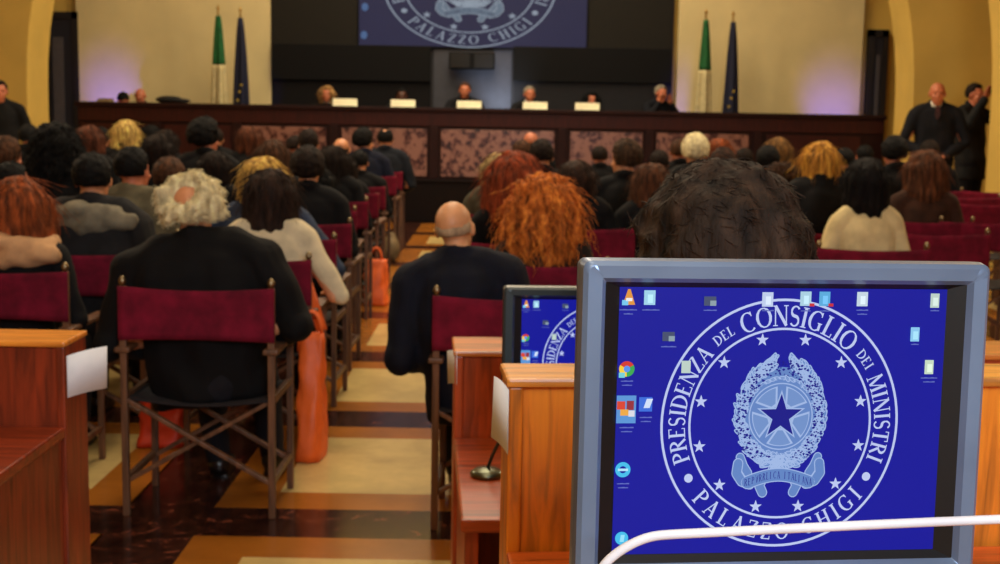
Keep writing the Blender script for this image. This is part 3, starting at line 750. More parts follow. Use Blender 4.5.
def person(label, X, Y, ztop, cat='person', fem=False, hair='short', hc='dark', skin='light', top='jacket', tc=(18, 17, 20), pose='lap', yaw=0, pitch=0,
           wx=1.0, face=0, stand=False, collar=None, base=0, seed=0, legc=(20, 19, 24), group=None, scarf=None, eyes=False, shoes=True, tie=False, hs=1.0, lean=0, sx=1.0):
    t = link('person', body(fem, pose, yaw, pitch, stand), mat('skin', SKIN[skin], .5))
    full = (1.725 if stand else 1.295)+(.02 if hair in ('curly_big', 'white_fluff', 'bushy') else 0)
    k = (ztop-base)/full; kx = 1+(k-1)*.6
    t.location = (X, Y, base); t.scale = (kx*sx, kx, k); t.rotation_euler = (0, lean, face)
    tag(t, label, cat, group)
    dz = .43 if stand else 0
    w = link(top, wear(top, fem, pose, wx, stand, seed % 2), mat('cloth', tc, .85, 0, .25), t)
    if shoes or stand:
        link('trousers', wear('trousers', fem, pose, 1, stand), mat('cloth', legc, .85, 0, .25), t)
        for s in ('shoe_left', 'shoe_right'): link('shoe', wear(s, fem, pose, 1, stand), mat('plain', (18, 15, 14), .35), t)
    if collar: link('shirt_collar', wear('shirt_collar', fem, pose, 1, stand), mat('cloth', collar, .8), t)
    if scarf: link('scarf', wear('scarf', fem, pose, wx, stand), mat('cloth', scarf, .85), t)
    if tie: link('tie', wear('tie', fem, pose, 1, stand), mat('cloth', (60, 20, 24), .6), t)
    if hair:
        h = link('hair', hair_mesh(hair, seed), mat('hair', COLR[hc] if isinstance(hc, str) else hc, .72, 0, .18), t)
        h.location = HC+Vector((0, -.02 if stand else 0, dz)); h.rotation_euler = (pitch, 0, yaw); h.scale = (hs, hs, hs)
    if eyes:
        b = B(); R = Matrix.Rotation(yaw, 3, 'Z') @ Matrix.Rotation(pitch, 3, 'X')
        for s in (-1, 1):
            for v in ell(b, (0, 0, 0), (.011, .007, .0055), u=10, v=6): v.co = R @ (v.co+Vector((s*.031, .0835, .012)))+HC+Vector((0, -.02 if stand else 0, dz))
        obj('eyes', b, mat('plain', (30, 20, 16), .2), t, True)
    return t

# ------------------------------------------------------------------ director's chairs
WD = (104, 70, 46)
CH = {}
def chair_parts():
    if CH: return CH
    def p(nm, b, m, smooth=False): return (nm, bm2me(b, nm, smooth), m)
    W = mat('wood', WD, .45); MR = mat('cloth', (108, 18, 40), .9, 0, .2); ST = mat('cloth', (26, 18, 20), .9); MT = mat('metal', (150, 132, 100), .4)
    out = []
    hw = .278
    for s in (-1, 1):
        b = B(); box(b, s*hw-.013, s*hw+.013, -.013, .013, 0, .885, .004); out.append(p('rear_leg', b, W))
        b = B(); lathe(b, [(.008, .885), (.013, .893), (.015, .905), (.009, .917), (.003, .922)], (s*hw, 0, 0), 12); out.append(p('finial', b, MT, True))
        b = B(); box(b, s*hw-.013, s*hw+.013, .387, .413, 0, .635, .004); out.append(p('front_leg', b, W))
        b = B(); box(b, s*hw-.028, s*hw+.028, -.03, .45, .635, .655, .006); out.append(p('armrest', b, W))
        b = B(); box(b, s*hw-.010, s*hw+.010, .012, .388, .44, .47, .003); out.append(p('seat_rail', b, W))
        b = B(); box(b, s*hw-.010, s*hw+.010, .012, .388, .13, .155, .003); out.append(p('side_stretcher', b, W))
    for y in (.016, .384):
        for s in (-1, 1):
            b = B(); a_, c_ = Vector((-s*hw, y+s*.009, .13)), Vector((s*hw, y+s*.009, .455))
            d = (c_-a_); L = d.length; M_ = Matrix.Translation((a_+c_)/2) @ d.to_track_quat('Z', 'Y').to_matrix().to_4x4()
            box(b, -.014, .014, -.008, .008, -L/2, L/2, .003, M_); out.append(p('cross_brace', b, W))
    def sling(pts_fn, th, nu=14, nv=8):
        b = B(); g0 = [[None]*(nv+1) for _ in range(nu+1)]; g1 = [[None]*(nv+1) for _ in range(nu+1)]
        for i in range(nu+1):
            for j in range(nv+1):
                p_, n_ = pts_fn(i/nu, j/nv); g0[i][j] = b.verts.new(p_+n_*th); g1[i][j] = b.verts.new(p_-n_*th)
        for i in range(nu):
            for j in range(nv):
                b.faces.new((g0[i][j], g0[i+1][j], g0[i+1][j+1], g0[i][j+1])); b.faces.new((g1[i][j], g1[i][j+1], g1[i+1][j+1], g1[i+1][j]))
        for i in range(nu): b.faces.new((g0[i][0], g1[i][0], g1[i+1][0], g0[i+1][0])); b.faces.new((g0[i][nv], g0[i+1][nv], g1[i+1][nv], g1[i][nv]))
        for j in range(nv): b.faces.new((g0[0][j], g0[0][j+1], g1[0][j+1], g1[0][j])); b.faces.new((g0[nu][j], g1[nu][j], g1[nu][j+1], g0[nu][j+1]))
        return b
    def back(u, v):
        x = -hw-.014+(2*hw+.028)*u; sag = math.sin(PI*u)
        z = .680+.205*v - .012*sag*(v) + .010*sag*(1-v); y = -.012-.016*sag if .03 < u < .97 else -.016
        return Vector((x, y, z)), Vector((0, 1, 0))
    out.append(p('back_sling', sling(back, .004, 24), MR, True))
    def seat(u, v): return Vector((-hw+2*hw*u, .0+.40*v, .455-.025*math.sin(PI*u))), Vector((0, 0, 1))
    out.append(p('seat_sling', sling(seat, .003), ST, True))
    CH['near'] = out
    return CH
def chair(X, Y, label, rz=0, far=False, group='director chairs of the audience'):
    parts = chair_parts()['near']
    e = empty('director_chair', (X, Y, 0), rz); tag(e, label, 'chair', group)
    for nm, me, m in parts:
        if far and nm in ('seat_rail', 'side_stretcher', 'finial'): continue
        o = bpy.data.objects.new(nm, me); COL.objects.link(o); o.parent = e
        if not me.materials: me.materials.append(m)
    return e
BODYOFF = .175
ROW = lambda k: 4.80+.95*k
PLACED = []
def seat_person(k, px, ytop, label, clabel, Yr=None, cx=None, cfar=None, dx=0, **kw):
    """audience member in row k, head centre at px, top of hair at ytop"""
    Yr = ROW(k) if Yr is None else Yr
    q = at(px, ytop, Yr+BODYOFF); X, z = q.x, max(1.14, min(1.50, q.z))
    p = person(label, X+dx, Yr+BODYOFF, z, **kw)
    cX = X if cx is None else cx
    chair(cX, Yr, clabel, rz=rnd.uniform(-.03, .03), far=k > 5 if cfar is None else cfar)
    PLACED.append((k, round(cX, 2), px, round(q.z, 2)))
    return p
BLK = (8, 7, 9); NAVY = (16, 20, 38); CH_ = (38, 38, 42)
C_ = 'maroon canvas chair '
# left block
seat_person(0, 190, 173, 'person in a wide black coat with fluffy white hair, front left of the aisle', C_+'under the white-haired person, crossed wooden braces in plain view',
            cx=-1.130, hair='white_fluff', hc='white', skin='light', top='coat', tc=(7, 6, 7), pose='lap', wx=1.3, dx=.135, lean=-.115, seed=1, hs=1.06)
seat_person(0, 14, 183, 'person with long auburn hair and a peach scarf at the left edge', C_+'at the left edge under the person with the peach scarf', Yr=5.2,
            cx=-2.03, fem=True, hair='wavy', hc='auburn', top='jacket', tc=BLK, scarf=(206, 158, 110), seed=2, yaw=.4, hs=1.12)
seat_person(1, 90, 153, 'dark-haired person whose charcoal jacket has a pale grey collar', C_+'under the person with the pale grey collar', Yr=5.88,
            hair='short', hc='black', top='coat', tc=(30, 29, 30), scarf=(120, 112, 92), wx=1.1, seed=1)
seat_person(1, 269, 171, 'person with straight dark hair and a white blouse, just ahead of the white-haired person', C_+'by the aisle under the person in the white blouse',
            cx=-1.13, fem=True, hair='long', hc=(48, 32, 24), top='shirt', tc=(225, 208, 170), pose='arms', wx=1.08, seed=1, hs=1.05, yaw=.15)
seat_person(2, 10, 162, 'person with short black hair near the left edge, ahead of the auburn-haired one', C_+'near the left edge two rows ahead of the bench', hair='short', hc='black', tc=BLK, yaw=-.6, skin='red', seed=1)
seat_person(2, 131, 147, 'man with short black hair, reddish ears and a light olive grey jacket', C_+'under the man in the light olive grey jacket', cx=-1.95, hair='short', hc='black', skin='red', top='coat', tc=(96, 88, 66), seed=2, yaw=-.3, wx=1.1)
seat_person(2, 263, 160, 'person with golden blond hair and a slate blue top, hidden behind straight dark hair', C_+'under the blond person in the slate blue top', cx=-1.14, fem=True, hair='bob', hc='blond', tc=(52, 62, 82), top='shirt', pose='arms', wx=1.3, seed=1, hs=1.1)
seat_person(3, 53, 124, 'tall person with a large mass of black hair on the left, wearing black', C_+'under the tall black-haired person on the left', fem=True, hair='curly_big', hc='black', tc=BLK, seed=4)
seat_person(3, 168, 160, 'dark brown head seen just above and left of the fluffy white hair', C_+'ahead of the white-haired person, left one', cx=-2.06, hair='short', hc='brown', tc=BLK, seed=1, hs=1.15)
seat_person(4, 214, 152, 'round dark brown head just above and right of the fluffy white hair', C_+'ahead of the white-haired person, right one', hair='bob', hc='dark', tc=BLK, fem=True, seed=2)
seat_person(3, 307, 150, 'person with short dark hair by the aisle, fourth row, right of the blond one', C_+'fourth from the front along the aisle, left block', cx=-1.17, hair='short', hc='dark', tc=BLK, seed=1, hs=1.2)
seat_person(4, 5, 140, 'dark brown head at the left edge below the standing man', C_+'at the left edge below the standing man', hair='short', hc='brown', tc=BLK, skin='red', yaw=-.5, seed=2, hs=1.2)
seat_person(5, 157, 135, 'dark brown round head in the sixth row, above the fluffy white hair', C_+'sixth row, under the dark brown round head', fem=True, hair='bob', hc='dark', tc=BLK, seed=1)
seat_person(5, 333, 147, 'person with long dark brown hair by the aisle, sixth row', C_+'sixth from the front along the aisle, left block', cx=-1.27, fem=True, hair='long', hc='dark', tc=BLK, seed=1, hs=1.05)
seat_person(5, 272, 141, 'person with wavy brown hair against the marble panel, left of the aisle seats', C_+'under the wavy brown hair near the marble panel', cx=-1.95, fem=True, hair='wavy', hc='brown', tc=BLK, seed=2)
seat_person(6, 205, 123, 'man in black with thick black hair turned right showing a red ear', C_+'under the man in black turned right', hair='short', hc='black', tc=BLK, skin='red', yaw=-.8, seed=1, hs=1.35, wx=1.15)
seat_person(6, 88, 126, 'reddish brown bobbed head left of the bright blond one', C_+'left of the bright blond head', fem=True, hair='bob', hc=(92, 50, 32), tc=BLK, seed=1)
seat_person(7, 125, 119, 'person with bright blond curls, the palest hair in the left block', C_+'under the bright blond curls', fem=True, hair='wavy', hc=(212, 172, 96), tc=BLK, seed=2, hs=.88)
seat_person(8, 27, 124, 'small black head by the wall at far left', C_+'by the wall at far left', hair='short', hc='black', tc=BLK, seed=2)
seat_person(8, 341, 137, 'bald man near the dais, his scalp light and bare', C_+'under the bald man near the dais', cx=-1.50, hair='bald_fringe', hc='dark', tc=BLK, skin='light', seed=1)
seat_person(4, 318, 168, 'low dark head by the aisle, fifth row', C_+'fifth from the front along the aisle, left block', cx=-1.25, fem=True, hair='bob', hc='black', tc=BLK, seed=3)
seat_person(7, 308, 129, 'short dark head just left of the bald man', C_+'left of the bald man', cx=-2.0, hair='short', hc='dark', tc=BLK, seed=1)
seat_person(8, 249, 127, 'auburn head in front of the leftmost marble panel', C_+'in front of the leftmost marble panel', fem=True, hair='bob', hc=(92, 50, 30), tc=BLK, seed=1)
seat_person(9, 364, 130, 'man in a dark navy jacket with black hair, by the aisle near the dais', C_+'second from the dais along the aisle, left block', cx=-1.37, hair='short', hc='black', tc=NAVY, skin='light', yaw=-.7, seed=1, hs=1.2, wx=1.1)
seat_person(7, 350, 150, 'dark-clad person by the aisle, hair hidden among darker heads', C_+'eighth from the front along the aisle, left block', cx=-1.31, dx=.08, hair='short', hc='black', tc=BLK, seed=2)
seat_person(6, 343, 155, 'low dark bob by the aisle, seventh row', C_+'seventh from the front along the aisle, left block', cx=-1.28, fem=True, hair='bob', hc='dark', tc=BLK, seed=1)
seat_person(9, 296, 135, 'man turned right with a reddish face, left of the aisle near the dais', C_+'under the man with the reddish face', cx=-2.12, hair='thinning', hc='dark', tc=BLK, skin='red', yaw=-1.1, seed=1)
seat_person(10, 385, 128, 'person in a dark jacket in the seat nearest the dais on the aisle, left block', C_+'nearest the dais along the aisle, left block', cx=-1.38, hair='thinning', hc='black', tc=(22, 26, 34), skin='light', seed=1, wx=1.1)
for (k, px, yt, hc, hr, lab) in ((8, 165, 130, 'dark', 'bob', 'dim dark head ahead of the bright blond curls'), (9, 100, 127, 'black', 'short', 'dim black head between the blond curls and the wall'),
                         (9, 55, 128, 'brown', 'bob', 'dim brown head above the large mass of black hair'), (10, 150, 126, 'black', 'wavy', 'dim black hair near the dais, left part'),
                         (10, 215, 128, 'dark', 'short', 'dim dark head above the man turned right')):
    seat_person(k, px, yt, lab, 'maroon chair under the '+lab, fem=hr != 'short', hair=hr, hc=hc, tc=BLK, seed=1)
# right block
seat_person(0, 453, 196, 'balding man in a navy jacket, first seat right of the aisle', C_+'under the balding man, first on the right of the aisle', Yr=4.69, cx=.048, hair='bald_fringe', hc=(176, 150, 118), skin='pale', top='coat', tc=(12, 15, 28), wx=1.0, sx=.92,
            dx=.13, lean=-.11, pitch=.06, yaw=-.25, seed=2, hs=1.03)
seat_person(1, 545, 181, 'person with a big mane of ginger curls just right of the balding man', C_+'under the big mane of ginger curls', fem=True, hair='curly_big', hc='ginger', tc=(40, 34, 28), seed=5, hs=1.19)
seat_person(2, 515, 161, 'person with dark red hair behind the ginger curls', C_+'under the dark red hair', cx=.06, fem=True, hair='wavy', hc='redhair', tc=BLK, seed=3, hs=1.28)
seat_person(3, 577, 161, 'person with a dark brown bob right of the red hair', C_+'under the dark brown bob', cx=.50, fem=True, hair='bob', hc=(54, 36, 26), tc=BLK, seed=1)
seat_person(3, 653, 165, 'person with auburn brown hair above the dark head by the large monitor', C_+'right of the dark brown bob', cx=1.12, fem=True, hair='wavy', hc=(86, 52, 32), tc=BLK, seed=1)
seat_person(4, 499, 154, 'person with pale ash blond hair partly behind the red hair', C_+'under the pale ash blond hair', fem=True, hair='bob', hc=(176, 150, 100), tc=(80, 74, 58), seed=3)
seat_person(4, 626, 141, 'man in black with short brown hair, head turned left', C_+'under the man with short brown hair turned left', hair='short', hc=(62, 42, 26), tc=BLK, skin='light', yaw=.6, seed=2, hs=1.12)
seat_person(2, 868, 162, 'person with a black bob and a cream blouse', C_+'under the person in the cream blouse', fem=True, hair='bob', hc=(18, 13, 12), top='shirt', tc=(228, 206, 150), wx=1.0, sx=.88, seed=1, hs=1.12)
seat_person(3, 822, 140, 'person with long golden blond hair, dressed in black', C_+'under the long golden blond hair', fem=True, hair='long', hc=(206, 142, 56), tc=(10, 9, 11), top='coat', seed=2, yaw=.3, hs=.9)
seat_person(4, 783, 160, 'person with brown curls left of the long golden blond hair', C_+'under the brown curls', fem=True, hair='curly_big', hc=(66, 42, 26), tc=BLK, seed=1, hs=.88)
seat_person(4, 926, 155, 'person with long auburn brown hair near the empty chairs on the right', C_+'under the long auburn brown hair', fem=True, hair='wavy', hc=(90, 52, 30), tc=(58, 34, 22), seed=2, yaw=.5, hs=1.15)
seat_person(5, 542, 139, 'man with dark hair and a white collar above the red hair', C_+'under the man with the white collar', hair='short', hc='dark', tc=BLK, skin='light', collar=(220, 214, 196), seed=1)
seat_person(5, 724, 150, 'man with dark brown hair and red ears, above the large monitor', C_+'under the man with red ears', hair='short', hc=(56, 34, 24), tc=BLK, skin='red', seed=2, hs=1.15)
seat_person(6, 696, 137, 'person with a smooth cream white head of hair, right of the centre', C_+'under the smooth cream white head of hair', hair='short', hc='white', tc=BLK, skin='light', seed=1, hs=1.25, wx=1.1)
seat_person(6, 769, 147, 'short black head left of the brown curls', C_+'left of the brown curls', hair='short', hc='black', tc=BLK, seed=2, hs=1.1)
seat_person(6, 896, 138, 'man with thick dark hair and a visible left ear, right part of the hall', C_+'under the man with thick dark hair, right part', hair='short', hc='black', tc=BLK, skin='red', seed=1, hs=1.15)
seat_person(7, 522, 140, 'small brown head left of the white collar', C_+'left of the white collar', hair='short', hc='brown', tc=BLK, seed=1)
seat_person(7, 779, 138, 'sandy brown head above the short black one', C_+'under the sandy brown head', fem=True, hair='bob', hc=(128, 92, 50), tc=BLK, seed=2)
seat_person(7, 846, 148, 'black head just left of the person with the cream blouse', C_+'left of the cream blouse', hair='short', hc='black', tc=BLK, seed=2)
seat_person(8, 931, 140, 'dark brown head below the standing man with a tie', C_+'below the standing man with a tie', hair='short', hc='dark', tc=BLK, seed=1)
seat_person(9, 531, 131, 'small reddish balding head right in front of the dais', C_+'under the small reddish balding head', hair='bald_fringe', hc='brown', tc=BLK, skin='red', seed=1)
for (k, px, yt, hc, hr, lab) in ((8, 680, 139, 'brown', 'short', 'small brown head left of the cream white head of hair'), (7, 720, 139, 'auburn', 'bob', 'small auburn head right of the cream white head of hair'),
                         (9, 600, 146, 'dark', 'short', 'dim dark head below the rightmost name card'), (8, 745, 148, 'dark', 'short', 'dim dark head left of the sandy brown head'),
                         (9, 866, 145, 'black', 'short', 'dim black head near the pier, above the black bob'), (7, 660, 150, 'dark', 'short', 'dim dark head low left of the cream white one')):
    seat_person(k, px, yt, lab, 'maroon chair under the '+lab, fem=hr != 'short', hair=hr, hc=hc, tc=BLK, skin='red', seed=1)
# empty chairs on the right
for (px, k, lab) in ((944, 3, 'empty, right of the cream blouse, back facing the photographer'), (985, 4, 'empty, at the right edge behind the long auburn brown hair'), (990, 6, 'empty, at the right edge, middle one'),
                (968, 7, 'empty, right of the long auburn hair and farther back'), (990, 8, 'empty, at the right edge, farthest one')):
    q = at(px, 200, ROW(k)); chair(q.x, ROW(k), C_+lab, rz=rnd.uniform(-.1, .1))

# near dark head at the bench in front of the monitor
q = at(726, 184, 2.22)
person('person with bushy dark greying hair seated just beyond the large monitor', q.x, 2.22, q.z, hair='bushy', hc='darkgrey', tc=(16, 15, 17), skin='tan', pose='table', seed=3, hs=1.22, yaw=.1, wx=1.0)
chair(q.x, 2.22-BODYOFF, C_+'just beyond the large monitor, under the person with bushy dark hair', group='director chairs of the audience')

# speakers on the stage, facing the audience
def speaker(px, yt, label, **kw):
    Ys = kw.pop('Ys', 18.98); q = at(px, yt, Ys); base = STZ
    z = q.z
    o = person(label, q.x, Ys, z, face=PI+kw.pop('turn', 0), base=z-1.27, pose=kw.pop('pose', 'table'), eyes=True, group='speakers at the conference table', **kw)
    o['px'] = px
    return o, q.x
spk = []
SPK = [(327, 86, 'fair-haired speaker in black, leftmost beside a name card', dict(fem=True, hair='bob', hc=(170, 130, 80), skin='red', tc=(20, 14, 14), collar=(220, 210, 190))),
 (402, 88, 'dark-haired speaker with a very dark face, second from the left at the table', dict(hair='short', hc='black', skin='dark', tc=(12, 12, 14))),
 (465, 82, 'speaker with a reddish face in a black suit, in front of the pale grey panel', dict(hair='thinning', hc='brown', skin='red', tc=(14, 14, 18))),
 (529, 86, 'speaker in black with a white collar, right of the pale grey panel', dict(hair='thinning', hc='grey', skin='red', tc=(14, 14, 18), collar=(220, 210, 200), turn=.3)),
 (592, 92, 'speaker with black hair, beside the rightmost name card', dict(fem=True, hair='long', hc='black', skin='red', tc=(14, 12, 14))),
 (660, 85, 'grey-haired speaker at the right end of the table, no name card, hand near the mouth', dict(hair='short', hc='grey', skin='red', tc=(14, 16, 24), pose='face', turn=.5)),
 (141, 88, 'bald bowed head behind the left end of the conference table', dict(hair='bald_fringe', hc='brown', skin='red', tc=(14, 14, 16), pitch=-.5)),
 (124, 92, 'black-haired bowed person at the left end of the conference table', dict(hair='short', hc='black', skin='red', tc=(14, 14, 16), pitch=-.9, Ys=19.55))]
for (px, yt, lab, kw) in SPK:
    o, x = speaker(px, yt, lab, shoes=True, **kw); spk.append((x, o.location.y, o.location.z, lab))
# tall-backed stage chairs carrying the speakers
def stage_chair(x, y_, z, lab):
    e = empty('armchair', (x, y_, STZ)); tag(e, 'black armchair under the '+lab.split(',')[0].replace(' behind the left end of the conference table', ' at the left end').replace(' at the left of the name cards', ''), 'chair', 'black armchairs on the stage')
    h = z+.43-STZ; M_ = mat('cloth', (10, 10, 11), .6)
    b = B(); box(b, -.23, .23, -.24, .20, h-.10, h, .03); obj('seat', b, M_, e)
    b = B(); box(b, -.22, .22, .17, .24, h, h+.34, .03); obj('backrest', b, M_, e)
    for sx in (-1, 1):
        for y in (-.2, .19):
            b = B(); tube(b, [(sx*.2, y, 0), (sx*.2, y, h-.09)], .014); obj('leg', b, mat('metal', (60, 60, 62), .4), e)
for a_ in spk: stage_chair(*a_)
# things on the left end of the table
p = at(103, 104, YT+.05); bm = B(); box(bm, -.09, .09, -.1, .1, 0, .035, .004); box(bm, -.07, .1, -.08, .11, .035, .05, .004)
tag(obj('paper_stack', bm, mat('plain', (150, 126, 86), .7)), 'pale stack of papers at the left end of the conference table', 'paper').location = (p.x, YT+.16, ZT)
p = at(167, 104, YT+.05); bm = B(); ell(bm, (0, 0, .05), (.2, .1, .055)); ell(bm, (.16, .02, .035), (.14, .08, .035)); bag = fuse(bm, .012, 2, 'bag')
o = link('cloth_bag', bag, mat('cloth', (16, 14, 14), .8)); o.location = (p.x, YT+.18, ZT-.005); tag(o, 'low black cloth bag lying on the left end of the conference table', 'bag')

# standing men
Ys = 14.75
def stander(px, yt, label, **kw):
    Yp = kw.pop('Y', Ys); q = at(px, yt, Yp); return person(label, q.x, Yp, q.z, stand=True, eyes=True, **kw)
stander(938, 81, 'standing balding man in a dark suit, white shirt and tie, hands clasped, right side', hair='bald_fringe', hc='brown', skin='red', tc=(18, 19, 26), pose='clasp', face=PI-.2, wx=1.08, collar=(226, 216, 196), tie=True)
m = stander(975, 83, 'standing man raising a camera to his face, partly behind the right pier', hair='short', hc='dark', skin='red', tc=(30, 30, 30), pose='photo', face=PI+.6, wx=1.05, Y=15.6)
stander(-1, 80, 'standing man in black at the left edge of the hall, mostly cut off', hair='short', hc='dark', skin='red', tc=(14, 13, 14), pose='down', face=PI+.4, wx=1.05)
d = Matrix.Rotation(PI+.6, 3, 'Z') @ Vector((0, .27, 0))
ce = empty('photo_camera', (m.location.x+d.x, m.location.y+d.y, 1.66*m.scale.z), PI+.6); tag(ce, 'black camera held up by the standing man at the right pier', 'camera')
bm = B(); box(bm, -.07, .07, -.03, .03, -.045, .045, .008); box(bm, -.025, .025, -.025, .025, .045, .075, .006); obj('camera_body', bm, BK, ce)
bm = B(); tube(bm, [(0, .03, 0), (0, .13, 0)], [.034, .038], 20); obj('lens', bm, BK, ce, True)

# ------------------------------------------------------------------ bags
def tote(px, py, Yb, wx, wy, H, col, label, strap=None):
    q = at(px, py, Yb); e = empty('tote_bag', (q.x, Yb, 0)); tag(e, label, 'bag', 'orange tote bags')
    bm = B(); n = 28; R = []
    for j in range(16):
        f = j/15; z = .004+H*f; pin = 1-.12*f; dep = wy*(1-.78*f**1.4)
        rg = []
        for k in range(n):
            a = 2*PI*k/n; c, s = math.cos(a), math.sin(a)
            x = wx*pin*math.copysign(abs(c)**.55, c); y = dep*math.copysign(abs(s)**.6, s)
            q_ = .012*noise.noise(Vector((c*2, s*2, f*5+H*9)))*2
            rg.append(bm.verts.new((x+q_*c, y+q_*s, z)))
        R.append(rg)
    for a, b in zip(R, R[1:]):
        for k in range(n): bm.faces.new((a[k], a[(k+1) % n], b[(k+1) % n], b[k]))
    bm.faces.new(R[0][::-1]); bm.faces.new(R[-1])
    obj('bag_body', bm, mat('cloth', col, .5), e, True)
    for s in (-1, 1):
        bm = B(); hp = [(-.045 if not strap else 0, s*.012, H-.02)]
        for k in range(9):
            a = PI-PI*k/8; hp.append((.045*math.cos(a), s*.014, H+.0+.10*math.sin(a)))
        tube(bm, hp, .007, 6); obj('handle', bm, mat('cloth', col, .6), e, True)
    if strap:
        bm = B()
        pts = [Vector(p) for p in strap]
        tube(bm, pts, .022, 8, flat=.25); obj('shoulder_strap', bm, mat('cloth', col, .6), e, True)
    return e
ORG = (255, 108, 38)
tote(312, 455, 5.70, .060, .13, .56, ORG, 'tall orange tote bag standing beside the aisle, right of the white-haired person')
tote(376, 300, 10.35, .10, .12, .36, ORG, 'small orange tote bag standing farther along the aisle by the left block')
tote(163, 440, 5.85, .11, .07, .24, (214, 60, 22), 'orange red tote bag under the seats, seen through the crossed braces')
# band hanging from the seated woman's shoulder
q0, q1 = at(297, 252, 5.93), at(322, 330, 5.80)
bm = B(); mid = (q0+q1)/2+Vector((.0, -.0, .0)); 
tube(bm, [q0, q0.lerp(q1, .3), mid, q0.lerp(q1, .8), q1], .032, 8, flat=.2)
tag(obj('shoulder_strap', bm, mat('cloth', ORG, .6), None, True), 'wide orange strap hanging down the side of the person in the white blouse', 'strap')
# tan bag on the aisle floor
p = onz(391, 262, 0); bm = B(); ell(bm, (0, 0, .14), (.09, .12, .14)); ell(bm, (0, .02, .26), (.05, .08, .05))
o = link('handbag', fuse(bm, .012, 2, 'handbag'), mat('cloth', (118, 98, 66), .7)); o.location = (p.x, p.y, 0); tag(o, 'slumped tan handbag on the aisle floor beyond the small orange bag', 'bag')

# ------------------------------------------------------------------ wooden benches
def rotp(x, y, a): return (x*math.cos(a)-y*math.sin(a), x*math.sin(a)+y*math.cos(a))
def bench(name, corner, yaw, length, topz, deskz, depth, th, label, base, cA, cTop, cDesk, mirror=1):
    """corner: front top end of the upright back panel on the aisle side"""
    e = empty('wooden_bench', (corner[0], corner[1], base), yaw); tag(e, label, 'bench', 'wooden benches with raised back panels')
    s = mirror
    def bx(nm, x0, x1, y0, y1, z0, z1, m, bev=.004):
        a, b = sorted((s*x0, s*x1)); bm = B(); box(bm, a, b, y0, y1, z0-base, z1-base, bev); return obj(nm, bm, m, e)
    W = mat('wood', cA, .38); T = mat('woodflat', cTop, .3); D = mat('woodflat', cDesk, .3)
    bx('back_panel', .02, length-.02, .01, th-.01, base, topz-.014, W)
    bx('top_cap', -.004, length, -.006, th+.006, topz-.014, topz, T, .005)
    bx('end_panel', 0, .022, .0, th, base, topz-.014, W)
    bx('desktop', .0, length, -depth, -.002, deskz-.03, deskz, D, .006)
    bx('end_panel', .01, .04, -depth+.04, -.002, base, deskz-.03, W)
    bx('modesty_board', .04, length-.04, -depth*.35, -depth*.35+.02, base+.12, deskz-.03, W)
    return e
YA = 1.94; cA_ = at(509, 378, YA)
bench('a', (cA_.x, YA), math.radians(5), 2.3, cA_.z, .878, .95, .115, 'orange wooden bench right behind the large monitor, white paper taped to its end', .0,
      (232, 134, 36), (232, 150, 60), (196, 92, 34))
YBn = 3.26; cB = at(455, 351, YBn)
bench('b', (cB.x, YBn), math.radians(3.3), 3.2, cB.z, .72, .68, .21, 'reddish wooden bench carrying the smaller monitor, behind the orange bench', .0,
      (176, 74, 32), (206, 122, 52), (168, 70, 28))
YL = 3.32; cL = at(63.5, 342, YL)
bench('l', (cL.x, YL), 0, 2.6, cL.z, .715, .95, .18, 'dark red wooden bench in the lower left corner, paper curling off its end', .0,
      (128, 46, 20), (226, 136, 48), (134, 50, 22), mirror=-1)
# platform the near bench and the photographer stand on is out of frame below
def paper(pts_top, pts_bot, label, curl=0.0):
    """a curled sheet through world points along its top and bottom edge"""
    bm = B(); n = 10; A, Z = [], []
    (t0, t1), (b0, b1) = pts_top, pts_bot
    for k in range(n+1):
        f = k/n; c = Vector((0, -curl*math.sin(PI*f), .004*math.sin(PI*f)))
        A.append(t0.lerp(t1, f)+c); Z.append(b0.lerp(b1, f)+c)
    for off in (0, .0008):
        pass
    va = [bm.verts.new(p) for p in A]; vb = [bm.verts.new(p) for p in Z]
    o_ = Vector((0, .001, 0)); va2 = [bm.verts.new(p+o_) for p in A]; vb2 = [bm.verts.new(p+o_) for p in Z]
    for k in range(n):
        bm.faces.new((va[k], va[k+1], vb[k+1], vb[k])); bm.faces.new((va2[k], vb2[k], vb2[k+1], va2[k+1]))
        bm.faces.new((va[k], va2[k], va2[k+1], va[k+1])); bm.faces.new((vb[k], vb[k+1], vb2[k+1], vb2[k]))
    bm.faces.new((va[0], vb[0], vb2[0], va2[0])); bm.faces.new((va[n], va2[n], vb2[n], vb[n]))
    o = obj('paper_sheet', bm, mat('plain', (236, 236, 240), .7), None, True); tag(o, label, 'paper', 'white sheets taped to bench ends'); return o
paper((at(66.5, 356, 3.31), at(107, 346, 3.42)), (at(67.5, 398, 3.31), at(107, 388, 3.42)), 'white paper sheet curling off the end of the dark red bench, lower left', .012)
paper((at(509, 390, 1.93), at(494, 376, 1.985)), (at(508, 455, 1.93), at(491, 437, 1.985)), 'narrow white paper sheet on the end of the orange bench, beside the monitors', .004)
paper((at(457, 352, 3.25), at(447, 351, 3.38)), (at(457, 385, 3.25), at(448, 384, 3.38)), 'small white paper sheet on the end of the reddish bench beside the balding man', .003)

